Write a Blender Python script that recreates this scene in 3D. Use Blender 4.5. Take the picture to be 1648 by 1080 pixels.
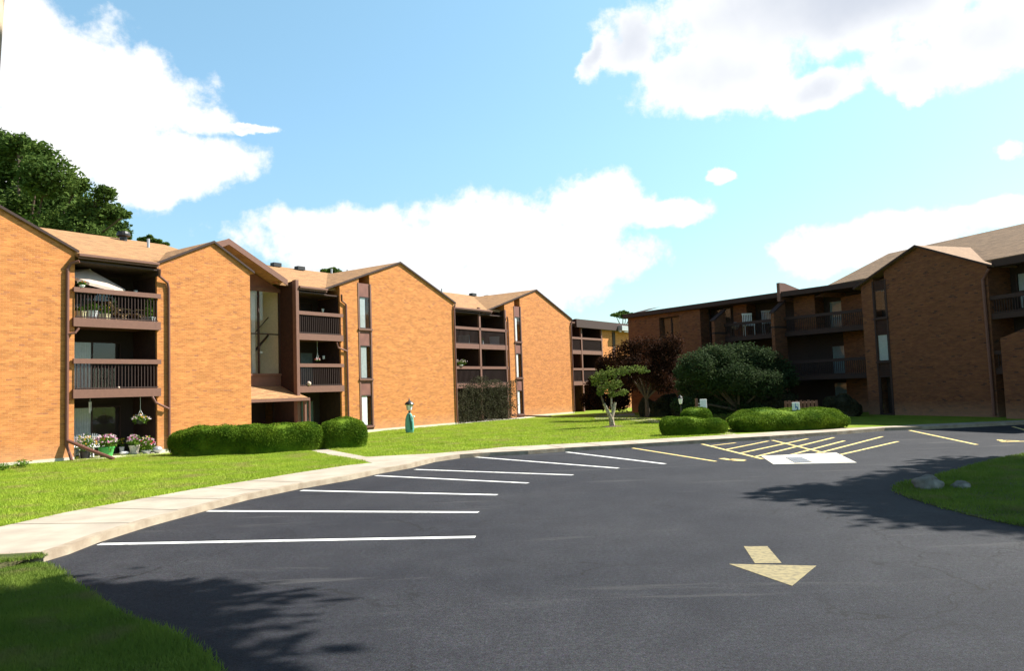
import bpy, math, random
import numpy as np
from mathutils import Vector, Matrix
random.seed(7)
RN = np.random.default_rng(7)
for o_ in list(bpy.data.objects): bpy.data.objects.remove(o_)
scn = bpy.context.scene
COL = scn.collection
rad = math.radians

# ------------------------------------------------------------------ camera
FPX, PITCH, ROLL, CAMH = 1262.344, rad(4.051), rad(2.009), 2.309
F = np.array([0, math.cos(PITCH), math.sin(PITCH)]); R0 = np.array([1., 0, 0]); U0 = np.cross(R0, F)
RV = R0*math.cos(ROLL) - U0*math.sin(ROLL); UV_ = U0*math.cos(ROLL) + R0*math.sin(ROLL)
CP = np.array([0, 0, CAMH])
cam = bpy.data.objects.new('camera', bpy.data.cameras.new('camera')); COL.objects.link(cam)
cam.data.sensor_width = 36; cam.data.lens = FPX/1648*36; cam.data.clip_start = .1; cam.data.clip_end = 6000
cam.matrix_world = Matrix(((RV[0], UV_[0], -F[0], 0), (RV[1], UV_[1], -F[1], 0), (RV[2], UV_[2], -F[2], CAMH), (0, 0, 0, 1)))
scn.camera = cam
def ray(x, y):
    d = F + RV*(x-824)/FPX - UV_*(y-540)/FPX
    return d/np.linalg.norm(d)
def G(x, y, z=0.):                       # survey point on the ground (height z) seen at photo position x, y
    d = ray(x, y); s = (z-CAMH)/d[2]
    return (s*d[0], s*d[1])
# ------------------------------------------------------------------ light
SUN_AZ, SUN_EL = rad(71), rad(44)        # azimuth measured from +Y towards +X
sd = Vector((math.sin(SUN_AZ)*math.cos(SUN_EL), math.cos(SUN_AZ)*math.cos(SUN_EL), math.sin(SUN_EL)))
sun = bpy.data.objects.new('sun', bpy.data.lights.new('sun', 'SUN')); COL.objects.link(sun)
sun.data.energy = 5.0; sun.data.angle = rad(.5); sun.data.color = (1, .95, .86)
sun.rotation_euler = sd.to_track_quat('Z', 'Y').to_euler(); sun.location = (30, -20, 60)
scn.view_settings.view_transform = 'Standard'; scn.view_settings.look = 'None'
scn.view_settings.exposure = 1.25; scn.view_settings.gamma = 1
world = bpy.data.worlds.new('World'); scn.world = world; world.use_nodes = True
def build_world():
    nt = world.node_tree; N = nt.nodes; Lk = nt.links
    bg = N['Background']; bg.inputs[1].default_value = .05
    sky = N.new('ShaderNodeTexSky'); sky.sky_type = 'NISHITA'; sky.sun_disc = False
    sky.sun_elevation = SUN_EL; sky.sun_rotation = SUN_AZ; sky.air_density = 1.0; sky.dust_density = .6; sky.ozone_density = 1.6
    tc = N.new('ShaderNodeTexCoord'); sx = N.new('ShaderNodeSeparateXYZ'); Lk.new(tc.outputs['Generated'], sx.inputs[0])
    def m(op, a, b=None, c=None):
        n = N.new('ShaderNodeMath'); n.operation = op
        for i, v in enumerate((a, b, c)):
            if v is None: continue
            if isinstance(v, (int, float)): n.inputs[i].default_value = v
            else: Lk.new(v, n.inputs[i])
        return n.outputs[0]
    wn = N.new('ShaderNodeTexNoise'); wn.inputs['Scale'].default_value = 7; wn.inputs['Detail'].default_value = 6; wn.inputs['Roughness'].default_value = .6
    Lk.new(tc.outputs['Generated'], wn.inputs['Vector']); ws = N.new('ShaderNodeSeparateColor'); Lk.new(wn.outputs['Color'], ws.inputs[0])
    az = m('MULTIPLY_ADD', m('SUBTRACT', ws.outputs[0], .5), .13, m('ARCTAN2', sx.outputs[0], sx.outputs[1]))
    el = m('MULTIPLY_ADD', m('SUBTRACT', ws.outputs[1], .5), .07, m('ARCSINE', sx.outputs[2]))
    nz = N.new('ShaderNodeTexNoise'); nz.inputs['Scale'].default_value = 16; nz.inputs['Detail'].default_value = 12; nz.inputs['Roughness'].default_value = .62
    Lk.new(tc.outputs['Generated'], nz.inputs['Vector'])
    nb = N.new('ShaderNodeTexNoise'); nb.inputs['Scale'].default_value = 4; nb.inputs['Detail'].default_value = 5
    Lk.new(tc.outputs['Generated'], nb.inputs['Vector'])
    blobs = [(40,110,190,140),(215,150,145,72),(330,190,62,32),(408,206,34,10),(240,252,190,52),(60,230,240,110),(240,295,90,32),
             (560,390,200,55),(780,395,190,82),(960,340,110,58),(1065,350,80,26),(720,465,240,52),(860,420,190,60),
             (1010,65,78,70),(946,90,22,38),(1150,120,150,66),(1305,150,80,40),(1310,10,390,105),(1480,110,130,50),(1474,150,36,28),(1610,60,150,78),
             (1160,293,32,15),(1622,246,30,18),(1450,372,150,42),(1350,402,110,42),(1590,352,90,28),(1290,398,52,20)]
    cur = None
    for (x, y, rx, ry) in blobs:
        d = ray(x, y); a0 = math.atan2(d[0], d[1]); e0 = math.asin(d[2])
        d2 = ray(x+rx, y); d3 = ray(x, y-ry)
        ra = abs(math.atan2(d2[0], d2[1])-a0); re = abs(math.asin(d3[2])-e0)
        p = m('POWER', m('ABSOLUTE', m('MULTIPLY', m('SUBTRACT', az, a0), 1/ra)), 2)
        q = m('POWER', m('ABSOLUTE', m('MULTIPLY', m('SUBTRACT', el, e0), 1/re)), 2)
        v = m('SUBTRACT', 1, m('ADD', p, q))
        cur = v if cur is None else m('SMOOTH_MAX', cur, v, .25)
    cur = m('MAXIMUM', cur, -1.5)
    val = m('MULTIPLY_ADD', m('SUBTRACT', nz.outputs[0], .5), 3.4, cur)
    mr = N.new('ShaderNodeMapRange'); mr.interpolation_type = 'SMOOTHSTEP'; Lk.new(val, mr.inputs[0])
    mr.inputs[1].default_value = -.25; mr.inputs[2].default_value = .55
    # brighter rims, greyer cores, as sunlit cumulus
    core = N.new('ShaderNodeMapRange'); core.interpolation_type = 'SMOOTHSTEP'
    Lk.new(m('MULTIPLY_ADD', nb.outputs[0], 2.2, m('MULTIPLY_ADD', sx.outputs[2], 3.0, cur)), core.inputs[0])
    core.inputs[1].default_value = 2.55; core.inputs[2].default_value = 3.9
    cc = N.new('ShaderNodeMix'); cc.data_type = 'RGBA'; Lk.new(core.outputs[0], cc.inputs[0])
    cc.inputs[6].default_value = (9.6, 9.7, 9.8, 1); cc.inputs[7].default_value = (5.3, 5.8, 6.8, 1)
    # sky tint: paler toward the horizon as in the photo
    st = N.new('ShaderNodeMix'); st.data_type = 'RGBA'; st.blend_type = 'MULTIPLY'; st.inputs[0].default_value = 1
    Lk.new(sky.outputs[0], st.inputs[6]); tr = N.new('ShaderNodeValToRGB'); Lk.new(sx.outputs[2], tr.inputs[0]); E = tr.color_ramp.elements
    E[0].position = 0.0; E[0].color = (1.25, 1.35, 1.25, 1); E[1].position = .8; E[1].color = (.45, .5, .55, 1); x = E.new(.3); x.color = (1.85, 2.15, 1.95, 1); x = E.new(.5); x.color = (2.15, 2.5, 2.1, 1)
    Lk.new(tr.outputs[0], st.inputs[7])
    mx = N.new('ShaderNodeMix'); mx.data_type = 'RGBA'
    Lk.new(mr.outputs[0], mx.inputs[0]); Lk.new(st.outputs[2], mx.inputs[6]); Lk.new(cc.outputs[2], mx.inputs[7])
    Lk.new(mx.outputs[2], bg.inputs[0])
build_world()

# ------------------------------------------------------------------ helpers: tags
def tag(o, label=None, cat=None, group=None, kind=None):
    if label: o['label'] = label
    if cat: o['category'] = cat
    if group: o['group'] = group
    if kind: o['kind'] = kind
    return o
def empty(name, loc, label, cat, group=None):
    o = bpy.data.objects.new(name, None); COL.objects.link(o); o.location = loc; o.empty_display_size = .2
    return tag(o, label, cat, group)
# ------------------------------------------------------------------ materials
MATS = {}
def nodes(name):
    m = bpy.data.materials.new(name); m.use_nodes = True
    return m, m.node_tree.nodes, m.node_tree.links, m.node_tree.nodes['Principled BSDF']
def noise_mat(name, c1, c2, scale=5, rough=.8, detail=6, bump=0., bscale=None, coord='Object', lo=.35, hi=.65, spec=.3, c3=None, s3=.5, lo3=.55, hi3=.7, translucent=0, metallic=0.):
    m, N, L, B = nodes(name)
    tc = N.new('ShaderNodeTexCoord')
    nz = N.new('ShaderNodeTexNoise'); nz.inputs['Scale'].default_value = scale; nz.inputs['Detail'].default_value = detail
    L.new(tc.outputs[coord], nz.inputs['Vector'])
    r = N.new('ShaderNodeMapRange'); r.inputs[1].default_value = lo; r.inputs[2].default_value = hi; L.new(nz.outputs[0], r.inputs[0])
    mx = N.new('ShaderNodeMix'); mx.data_type = 'RGBA'; L.new(r.outputs[0], mx.inputs[0])
    mx.inputs[6].default_value = (*c1, 1); mx.inputs[7].default_value = (*c2, 1); out = mx.outputs[2]
    if c3:
        n3 = N.new('ShaderNodeTexNoise'); n3.inputs['Scale'].default_value = s3; n3.inputs['Detail'].default_value = 8
        L.new(tc.outputs[coord], n3.inputs['Vector'])
        r3 = N.new('ShaderNodeMapRange'); r3.inputs[1].default_value = lo3; r3.inputs[2].default_value = hi3; L.new(n3.outputs[0], r3.inputs[0])
        m3 = N.new('ShaderNodeMix'); m3.data_type = 'RGBA'; L.new(r3.outputs[0], m3.inputs[0]); L.new(out, m3.inputs[6]); m3.inputs[7].default_value = (*c3, 1)
        out = m3.outputs[2]
    L.new(out, B.inputs['Base Color']); B.inputs['Roughness'].default_value = rough
    B.inputs['Specular IOR Level'].default_value = spec; B.inputs['Metallic'].default_value = metallic
    if bump:
        nb = N.new('ShaderNodeTexNoise'); nb.inputs['Scale'].default_value = bscale or scale*6; nb.inputs['Detail'].default_value = 5
        L.new(tc.outputs[coord], nb.inputs['Vector'])
        bp = N.new('ShaderNodeBump'); bp.inputs['Strength'].default_value = bump; bp.inputs['Distance'].default_value = .02
        L.new(nb.outputs[0], bp.inputs['Height']); L.new(bp.outputs[0], B.inputs['Normal'])
    if translucent:
        tr = N.new('ShaderNodeBsdfTranslucent'); L.new(out, tr.inputs[0]); ms = N.new('ShaderNodeMixShader'); ms.inputs[0].default_value = translucent
        L.new(B.outputs[0], ms.inputs[1]); L.new(tr.outputs[0], ms.inputs[2]); L.new(ms.outputs[0], N['Material Output'].inputs[0])
    MATS[name] = m; return m
def brick_mat(name, ca, cb, cc, mortar, bw=.22, rh=.075, squash=1):
    m, N, L, B = nodes(name)
    tc = N.new('ShaderNodeTexCoord')
    br = N.new('ShaderNodeTexBrick'); br.inputs['Scale'].default_value = 1; br.inputs['Mortar Size'].default_value = .006
    br.inputs['Brick Width'].default_value = bw; br.inputs['Row Height'].default_value = rh; br.inputs['Mortar Smooth'].default_value = .3
    br.inputs['Color1'].default_value = (0, 0, 0, 1); br.inputs['Color2'].default_value = (1, 1, 1, 1); br.inputs['Mortar'].default_value = (.5, .5, .5, 1)
    L.new(tc.outputs['UV'], br.inputs['Vector'])
    ramp = N.new('ShaderNodeValToRGB'); e = ramp.color_ramp.elements
    e[0].position = 0; e[0].color = (*ca, 1); e[1].position = 1; e[1].color = (*cb, 1)
    x = e.new(.45); x.color = tuple((a+b)/2*1.04 for a, b in zip(ca, cb))+(1,)
    x = e.new(.9); x.color = (*cb, 1); x = e.new(.96); x.color = (*cc, 1)
    L.new(br.outputs['Color'], ramp.inputs[0])
    # soft weathering over the whole wall
    nz = N.new('ShaderNodeTexNoise'); nz.inputs['Scale'].default_value = 1.3; nz.inputs['Detail'].default_value = 9; nz.inputs['Roughness'].default_value = .7
    mp = N.new('ShaderNodeMapping'); mp.inputs['Scale'].default_value = (.8, 3.2, 1); L.new(tc.outputs['UV'], mp.inputs[0]); L.new(mp.outputs[0], nz.inputs['Vector'])
    r = N.new('ShaderNodeMapRange'); r.inputs[1].default_value = .3; r.inputs[2].default_value = .7; r.inputs[3].default_value = .66; r.inputs[4].default_value = 1.30
    L.new(nz.outputs[0], r.inputs[0])
    mul = N.new('ShaderNodeMix'); mul.data_type = 'RGBA'; mul.blend_type = 'MULTIPLY'; mul.inputs[0].default_value = 1
    L.new(ramp.outputs[0], mul.inputs[6]); L.new(r.outputs[0], mul.inputs[7])
    mm = N.new('ShaderNodeMix'); mm.data_type = 'RGBA'; L.new(br.outputs['Fac'], mm.inputs[0]); L.new(mul.outputs[2], mm.inputs[6]); mm.inputs[7].default_value = (*mortar, 1)
    # pale efflorescence near the footing and darker drips
    sp = N.new('ShaderNodeSeparateXYZ'); L.new(tc.outputs['UV'], sp.inputs[0])
    rz = N.new('ShaderNodeMapRange'); rz.inputs[1].default_value = .1; rz.inputs[2].default_value = 1.0; rz.inputs[3].default_value = .32; rz.inputs[4].default_value = 0
    L.new(sp.outputs[1], rz.inputs[0])
    mf = N.new('ShaderNodeMix'); mf.data_type = 'RGBA'; L.new(rz.outputs[0], mf.inputs[0]); L.new(mm.outputs[2], mf.inputs[6]); mf.inputs[7].default_value = (.5, .33, .22, 1)
    L.new(mf.outputs[2], B.inputs['Base Color']); B.inputs['Roughness'].default_value = .9; B.inputs['Specular IOR Level'].default_value = .2
    bp = N.new('ShaderNodeBump'); bp.invert = True; bp.inputs['Strength'].default_value = .5; bp.inputs['Distance'].default_value = .006
    L.new(br.outputs['Fac'], bp.inputs['Height']); L.new(bp.outputs[0], B.inputs['Normal'])
    MATS[name] = m; return m
def plain(name, c, rough=.6, spec=.4, metallic=0., emit=0):
    m, N, L, B = nodes(name)
    tc = N.new('ShaderNodeTexCoord'); nz = N.new('ShaderNodeTexNoise'); nz.inputs['Scale'].default_value = 7; nz.inputs['Detail'].default_value = 6
    L.new(tc.outputs['Object'], nz.inputs['Vector'])
    r = N.new('ShaderNodeMapRange'); r.inputs[3].default_value = .8; r.inputs[4].default_value = 1.2; L.new(nz.outputs[0], r.inputs[0])
    mul = N.new('ShaderNodeMix'); mul.data_type = 'RGBA'; mul.blend_type = 'MULTIPLY'; mul.inputs[0].default_value = 1
    mul.inputs[6].default_value = (*c, 1); L.new(r.outputs[0], mul.inputs[7]); L.new(mul.outputs[2], B.inputs['Base Color'])
    B.inputs['Roughness'].default_value = rough; B.inputs['Specular IOR Level'].default_value = spec; B.inputs['Metallic'].default_value = metallic
    MATS[name] = m; return m
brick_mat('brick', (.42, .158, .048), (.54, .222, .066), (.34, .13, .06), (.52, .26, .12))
brick_mat('shaded_brick', (.145, .054, .028), (.20, .080, .034), (.07, .035, .028), (.115, .07, .05))  # darker copy of the brick, shade of the right building put into its colour
brick_mat('shingle', (.27, .15, .075), (.38, .215, .10), (.22, .125, .07), (.18, .10, .05), bw=.32, rh=.14)
brick_mat('shaded_shingle', (.17, .11, .065), (.24, .155, .09), (.14, .09, .06), (.11, .07, .05), bw=.32, rh=.14)  # shingle darkened so the right roofs look less lit
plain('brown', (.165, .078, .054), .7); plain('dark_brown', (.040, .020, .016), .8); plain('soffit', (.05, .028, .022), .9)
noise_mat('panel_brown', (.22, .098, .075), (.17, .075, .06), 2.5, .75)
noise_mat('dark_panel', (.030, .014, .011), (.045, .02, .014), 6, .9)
plain('siding', (.03, .019, .016), .9); plain('curtain', (.42, .44, .44), .9); plain('blind', (.85, .85, .82), .8)
plain('dim_curtain', (.16, .19, .19), .95)
plain('white_metal', (.8, .8, .78), .4); plain('grey_metal', (.45, .46, .48), .4, metallic=.6); plain('black_metal', (.02, .02, .022), .45)
plain('tan_fabric', (.52, .40, .33), .9); plain('wood', (.42, .27, .13), .7); plain('white_plastic', (.75, .75, .76), .5)
plain('cream_plastic', (.62, .55, .33), .5); plain('green_metal', (.02, .12, .09), .4); plain('teal_paint', (.12, .38, .33), .5)
plain('blue_plastic', (.05, .12, .4), .5); plain('green_plastic', (.05, .3, .06), .5); plain('terracotta', (.4, .13, .06), .8)
plain('stucco', (.62, .57, .48), .9); plain('stair_white', (.62, .6, .56), .9)
plain('pipe_brown', (.16, .068, .05), .55); plain('yellow', (.75, .5, .03), .8); plain('sign_blue', (.03, .14, .5), .5)
plain('red', (.6, .03, .03), .6); plain('orange', (.7, .25, .02), .6)
noise_mat('line_white', (.74, .74, .71), (.22, .22, .22), 7, .8, lo=.54, hi=.78, detail=10)
noise_mat('line_yellow', (.72, .56, .22), (.28, .22, .12), 6, .8, lo=.55, hi=.75)
noise_mat('arrow_paint', (.28, .235, .125), (.15, .13, .085), 14, .85, lo=.42, hi=.72, detail=12)
noise_mat('concrete', (.41, .36, .29), (.33, .285, .23), 1.4, .9, bump=.3, bscale=60, c3=(.30, .26, .21), s3=.8, lo3=.58, hi3=.75)
noise_mat('kerb_stone', (.38, .32, .24), (.27, .21, .15), 3, .95, bump=.4, bscale=30)
noise_mat('pad_concrete', (.62, .58, .50), (.52, .48, .41), 2.5, .9, bump=.3, bscale=50)
noise_mat('patio_concrete', (.6, .55, .45), (.5, .46, .38), 3, .9)
noise_mat('soil', (.07, .045, .03), (.12, .08, .05), 6, .95)
noise_mat('bark', (.13, .09, .06), (.07, .05, .04), 12, .95, bump=.6)
noise_mat('pale_bark', (.50, .42, .33), (.24, .18, .13), 9, .9, bump=.4)
noise_mat('pole_wood', (.50, .40, .28), (.36, .27, .18), 6, .9)
noise_mat('boulder', (.22, .20, .17), (.10, .09, .08), 4, .95, bump=.8, bscale=14, c3=(.36, .34, .29), s3=2.2)
noise_mat('lawn', (.14, .21, .016), (.21, .28, .028), 1.1, .95, bump=.7, bscale=45, c3=(.20, .22, .035), s3=.35, lo3=.5, hi3=.75, spec=.1)
def leaf(name, a, b, s=.9, tr=.3): noise_mat(name, a, b, s, .85, lo=.3, hi=.7, spec=.08, translucent=tr, coord='Object')
leaf('tree_leaf', (.045, .085, .020), (.115, .17, .035), .5)
leaf('yew_leaf', (.06, .125, .010), (.15, .225, .016), 1.6, .2)
leaf('olive_leaf', (.028, .05, .02), (.06, .085, .034), .8)
leaf('red_leaf', (.026, .013, .008), (.058, .022, .010), .8)
leaf('young_leaf', (.080, .12, .03), (.18, .22, .05), 1.5)
leaf('shade_leaf', (.04, .07, .02), (.08, .12, .03), .5, .08)
leaf('plant_leaf', (.07, .15, .02), (.16, .26, .03), 6)
leaf('vine_leaf', (.035, .038, .022), (.085, .08, .045), 2)
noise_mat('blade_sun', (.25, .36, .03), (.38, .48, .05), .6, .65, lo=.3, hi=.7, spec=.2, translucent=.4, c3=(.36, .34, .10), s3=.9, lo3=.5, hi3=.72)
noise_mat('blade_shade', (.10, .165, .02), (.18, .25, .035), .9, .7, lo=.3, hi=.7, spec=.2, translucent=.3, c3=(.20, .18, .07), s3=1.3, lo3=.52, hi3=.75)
noise_mat('turf_base', (.05, .065, .018), (.09, .08, .035), 2.5, .95)
leaf('petal_white', (.75, .7, .72), (.8, .55, .6), 9, .3); leaf('petal_pink', (.7, .2, .45), (.75, .4, .6), 9, .3)
leaf('petal_yellow', (.75, .45, .03), (.8, .6, .1), 9, .3); leaf('petal_red', (.7, .08, .03), (.75, .2, .1), 9, .3)
def asphalt_mat():
    m, N, L, B = nodes('asphalt')
    tc = N.new('ShaderNodeTexCoord')
    def nz(s, d, r=.5, vec=None, dist=0):
        n = N.new('ShaderNodeTexNoise'); n.inputs['Scale'].default_value = s; n.inputs['Detail'].default_value = d; n.inputs['Roughness'].default_value = r; n.inputs['Distortion'].default_value = dist
        L.new(vec or tc.outputs['Object'], n.inputs['Vector']); return n
    def mr(src, a, b, c=0., d=1.):
        r = N.new('ShaderNodeMapRange'); L.new(src, r.inputs[0])
        for i, v in enumerate((a, b, c, d)): r.inputs[i+1].default_value = v
        return r.outputs[0]
    def mix(f, a, b, bt='MIX'):
        x = N.new('ShaderNodeMix'); x.data_type = 'RGBA'; x.blend_type = bt
        if isinstance(f, float): x.inputs[0].default_value = f
        else: L.new(f, x.inputs[0])
        for i, v in ((6, a), (7, b)):
            if isinstance(v, tuple): x.inputs[i].default_value = (*v, 1)
            else: L.new(v, x.inputs[i])
        return x.outputs[2]
    big = nz(.22, 5, .55)
    c = mix(mr(big.outputs[0], .38, .66), (.0115, .0128, .0185), (.022, .0235, .029))
    mid = nz(1.8, 6, .6); c = mix(1., c, mix(mr(mid.outputs[0], .3, .7), (.78, .78, .8), (1.22, 1.22, 1.2)), 'MULTIPLY')
    fine = nz(55, 3, .8); c = mix(1., c, mix(mr(fine.outputs[0], .35, .65), (.25, .26, .3), (1.95, 1.9, 1.8)), 'MULTIPLY'); col = nz(38, 2, .7); cx = N.new('ShaderNodeMix'); cx.data_type = 'RGBA'; cx.blend_type = 'OVERLAY'; cx.inputs[0].default_value = .55; L.new(c, cx.inputs[6]); L.new(col.outputs['Color'], cx.inputs[7]); c = cx.outputs[2]
    g2 = nz(17, 4, .75); c = mix(1., c, mix(mr(g2.outputs[0], .35, .65), (.55, .55, .58), (1.5, 1.48, 1.45)), 'MULTIPLY'); oil = nz(.75, 4, .6); c = mix(mr(oil.outputs[0], .64, .72, 0., .5), c, (.014, .014, .016))
    grit = nz(75, 3, .9); c = mix(mr(grit.outputs[0], .58, .66), c, (.062, .062, .064))
    # long pale scuffs where cars turn
    mp = N.new('ShaderNodeMapping'); mp.inputs['Rotation'].default_value = (0, 0, rad(-12)); mp.inputs['Scale'].default_value = (.16, 1.1, 1); L.new(tc.outputs['Object'], mp.inputs[0])
    sc = nz(1.3, 5, .6, mp.outputs[0], .6); c = mix(mr(sc.outputs[0], .60, .74, 0., .55), c, (.085, .083, .082))
    # cracks, thin and broken up
    wv = nz(.9, 6, .6); ad = N.new('ShaderNodeVectorMath'); ad.operation = 'MULTIPLY_ADD'; ad.inputs[1].default_value = (1.6, 1.6, 0)
    L.new(wv.outputs['Color'], ad.inputs[0]); L.new(tc.outputs['Object'], ad.inputs[2])
    vo = N.new('ShaderNodeTexVoronoi'); vo.feature = 'DISTANCE_TO_EDGE'; vo.inputs['Scale'].default_value = .33; L.new(ad.outputs[0], vo.inputs['Vector'])
    mask = nz(.28, 3); 
    k = N.new('ShaderNodeMath'); k.operation = 'MULTIPLY'; L.new(mr(vo.outputs[0], .0015, .0065, 1., 0.), k.inputs[0]); L.new(mr(mask.outputs[0], .44, .56), k.inputs[1])
    c = mix(k.outputs[0], c, (.008, .008, .009))
    L.new(c, B.inputs['Base Color']); B.inputs['Roughness'].default_value = .85; B.inputs['Specular IOR Level'].default_value = .25
    bp = N.new('ShaderNodeBump'); bp.inputs['Strength'].default_value = .6; bp.inputs['Distance'].default_value = .01; L.new(fine.outputs[0], bp.inputs['Height']); L.new(bp.outputs[0], B.inputs['Normal'])
    MATS['asphalt'] = m
asphalt_mat()
def glass_mat(name, tint, rough=.03, clear=.55):
    m, N, L, B = nodes(name)
    gl = N.new('ShaderNodeBsdfGlossy'); gl.inputs['Roughness'].default_value = rough; gl.inputs[0].default_value = (.75, .8, .85, 1)
    tr = N.new('ShaderNodeBsdfTransparent'); tr.inputs[0].default_value = (*tint, 1)
    fr = N.new('ShaderNodeLayerWeight'); fr.inputs[0].default_value = .5
    pw = N.new('ShaderNodeMath'); pw.operation = 'POWER'; pw.inputs[1].default_value = 4; L.new(fr.outputs['Facing'], pw.inputs[0])
    ad = N.new('ShaderNodeMath'); ad.operation = 'MULTIPLY_ADD'; ad.inputs[1].default_value = .9; ad.inputs[2].default_value = .06; L.new(pw.outputs[0], ad.inputs[0])
    ms = N.new('ShaderNodeMixShader'); L.new(ad.outputs[0], ms.inputs[0]); L.new(tr.outputs[0], ms.inputs[1]); L.new(gl.outputs[0], ms.inputs[2])
    L.new(ms.outputs[0], N['Material Output'].inputs[0]); MATS[name] = m
glass_mat('glass', (.93, .95, .95)); glass_mat('lamp_glass', (.95, .95, .95), .2)

# ------------------------------------------------------------------ helpers: geometry
class Fr:                                # a plan frame: x along a facade, y back from it
    def __init__(s, ox, oy, deg): s.o = np.array([ox, oy, 0.]); a = rad(deg); s.x = np.array([math.cos(a), math.sin(a), 0]); s.y = np.array([-math.sin(a), math.cos(a), 0])
    def w(s, p): return s.o + s.x*p[0] + s.y*p[1] + np.array([0, 0, p[2]])
WF = Fr(0, 0, 0)
class MB:
    def __init__(s, fr=WF): s.v = []; s.f = []; s.uv = []; s.fr = fr
    def face(s, pts, uv=None):
        P = [np.array(p, float) for p in pts]; b = len(s.v)
        n = np.zeros(3)
        for i in range(len(P)):
            a, c = P[i], P[(i+1) % len(P)]; n += np.cross(a, c)
        n /= (np.linalg.norm(n)+1e-12)
        if uv is None:
            if abs(n[2]) > .97: uv = [(p[0], p[1]) for p in P]
            else:
                t = np.cross((0, 0, 1), n); t /= np.linalg.norm(t); w = np.cross(n, t)
                if abs(n[2]) < .05: uv = [(p@t, p[2]) for p in P]
                else: uv = [(p@t, p@w) for p in P]
        s.v += [s.fr.w(p) for p in P]; s.f.append(list(range(b, b+len(P)))); s.uv += list(uv)
    def box(s, x0, x1, y0, y1, z0, z1):
        p = [(x0,y0,z0),(x1,y0,z0),(x1,y1,z0),(x0,y1,z0),(x0,y0,z1),(x1,y0,z1),(x1,y1,z1),(x0,y1,z1)]
        for f in ((0,3,2,1),(4,5,6,7),(0,1,5,4),(1,2,6,5),(2,3,7,6),(3,0,4,7)): s.face([p[i] for i in f])
    def prism(s, poly, y0, y1):          # poly in (x, z), counter-clockwise seen from the front
        n = len(poly)
        s.face([(x, y0, z) for x, z in poly]); s.face([(x, y1, z) for x, z in reversed(poly)])
        for i in range(n):
            a, b = poly[i], poly[(i+1) % n]
            s.face([(a[0], y0, a[1]), (a[0], y1, a[1]), (b[0], y1, b[1]), (b[0], y0, b[1])])
    def prism_x(s, poly, x0, x1):        # poly in (y, z)
        n = len(poly)
        s.face([(x1, y, z) for y, z in poly]); s.face([(x0, y, z) for y, z in reversed(poly)])
        for i in range(n):
            a, b = poly[i], poly[(i+1) % n]
            s.face([(x1, a[0], a[1]), (x0, a[0], a[1]), (x0, b[0], b[1]), (x1, b[0], b[1])])
    def slab(s, quad, t):                # quad of 3-D points (top face, ccw from above), thickness down
        q = [np.array(p, float) for p in quad]; d = np.array([0, 0, -t]); n = len(q)
        s.face(q); s.face([p+d for p in reversed(q)])
        for i in range(n): a, b = q[i], q[(i+1) % n]; s.face([a, a+d, b+d, b])
    def flat(s, poly, z0, z1):           # plan polygon raised from z0 to z1
        n = len(poly); s.face([(x, y, z1) for x, y in poly])
        for i in range(n):
            a, b = poly[i], poly[(i+1) % n]; s.face([(a[0], a[1], z0), (b[0], b[1], z0), (b[0], b[1], z1), (a[0], a[1], z1)])
    def tube(s, pts, r, n=8, cap=True):
        P = [np.array(p, float) for p in pts]; rs = r if isinstance(r, (list, tuple)) else [r]*len(P); rings = []
        up = np.array([0.13, .31, .94]) ; 
        for i, p in enumerate(P):
            d = P[min(i+1, len(P)-1)] - P[max(i-1, 0)]; d = d/(np.linalg.norm(d)+1e-9)
            a = np.cross(d, up if abs(d@up) < .95 else np.array([1., 0, 0])); a /= np.linalg.norm(a); b = np.cross(d, a)
            rings.append([p + rs[i]*(a*math.cos(2*math.pi*k/n) + b*math.sin(2*math.pi*k/n)) for k in range(n)])
        for i in range(len(P)-1):
            for k in range(n):
                k2 = (k+1) % n; s.face([rings[i][k], rings[i][k2], rings[i+1][k2], rings[i+1][k]])
        if cap: s.face(rings[0][::-1]); s.face(rings[-1])
    def lathe(s, c, prof, n=14, sx=1, sy=1):
        for i in range(len(prof)-1):
            for k in range(n):
                a, b = 2*math.pi*k/n, 2*math.pi*(k+1)/n; (r0, z0), (r1, z1) = prof[i], prof[i+1]
                q = [(c[0]+r0*math.cos(a)*sx, c[1]+r0*math.sin(a)*sy, c[2]+z0), (c[0]+r0*math.cos(b)*sx, c[1]+r0*math.sin(b)*sy, c[2]+z0),
                     (c[0]+r1*math.cos(b)*sx, c[1]+r1*math.sin(b)*sy, c[2]+z1), (c[0]+r1*math.cos(a)*sx, c[1]+r1*math.sin(a)*sy, c[2]+z1)]
                if r0 < 1e-5: q = q[1:]
                elif r1 < 1e-5: q = q[:3]
                s.face(q)
    def build(s, name, mat, parent=None, smooth=False, weld=False, bevel=0):
        off = np.array(world_loc(parent))
        me = bpy.data.meshes.new(name); me.from_pydata([tuple(p-off) for p in s.v], [], s.f)
        ul = me.uv_layers.new(name='UVMap'); ul.data.foreach_set('uv', np.array(s.uv, np.float32).ravel())
        me.materials.append(MATS[mat]); 
        if weld or bevel or smooth:
            import bmesh
            bm = bmesh.new(); bm.from_mesh(me); bmesh.ops.remove_doubles(bm, verts=bm.verts, dist=.0005)
            if bevel: bmesh.ops.bevel(bm, geom=[e for e in bm.edges if len(e.link_faces) == 2 and e.calc_face_angle(0) > .6], offset=bevel, segments=1, affect='EDGES')
            bm.to_mesh(me); bm.free()
        if smooth: me.polygons.foreach_set('use_smooth', [True]*len(me.polygons))
        me.update(); o = bpy.data.objects.new(name, me); COL.objects.link(o)
        if parent is not None: o.parent = parent
        return o
def world_loc(o):
    p = np.zeros(3)
    while o is not None: p += np.array(o.location); o = o.parent
    return tuple(p)
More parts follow.
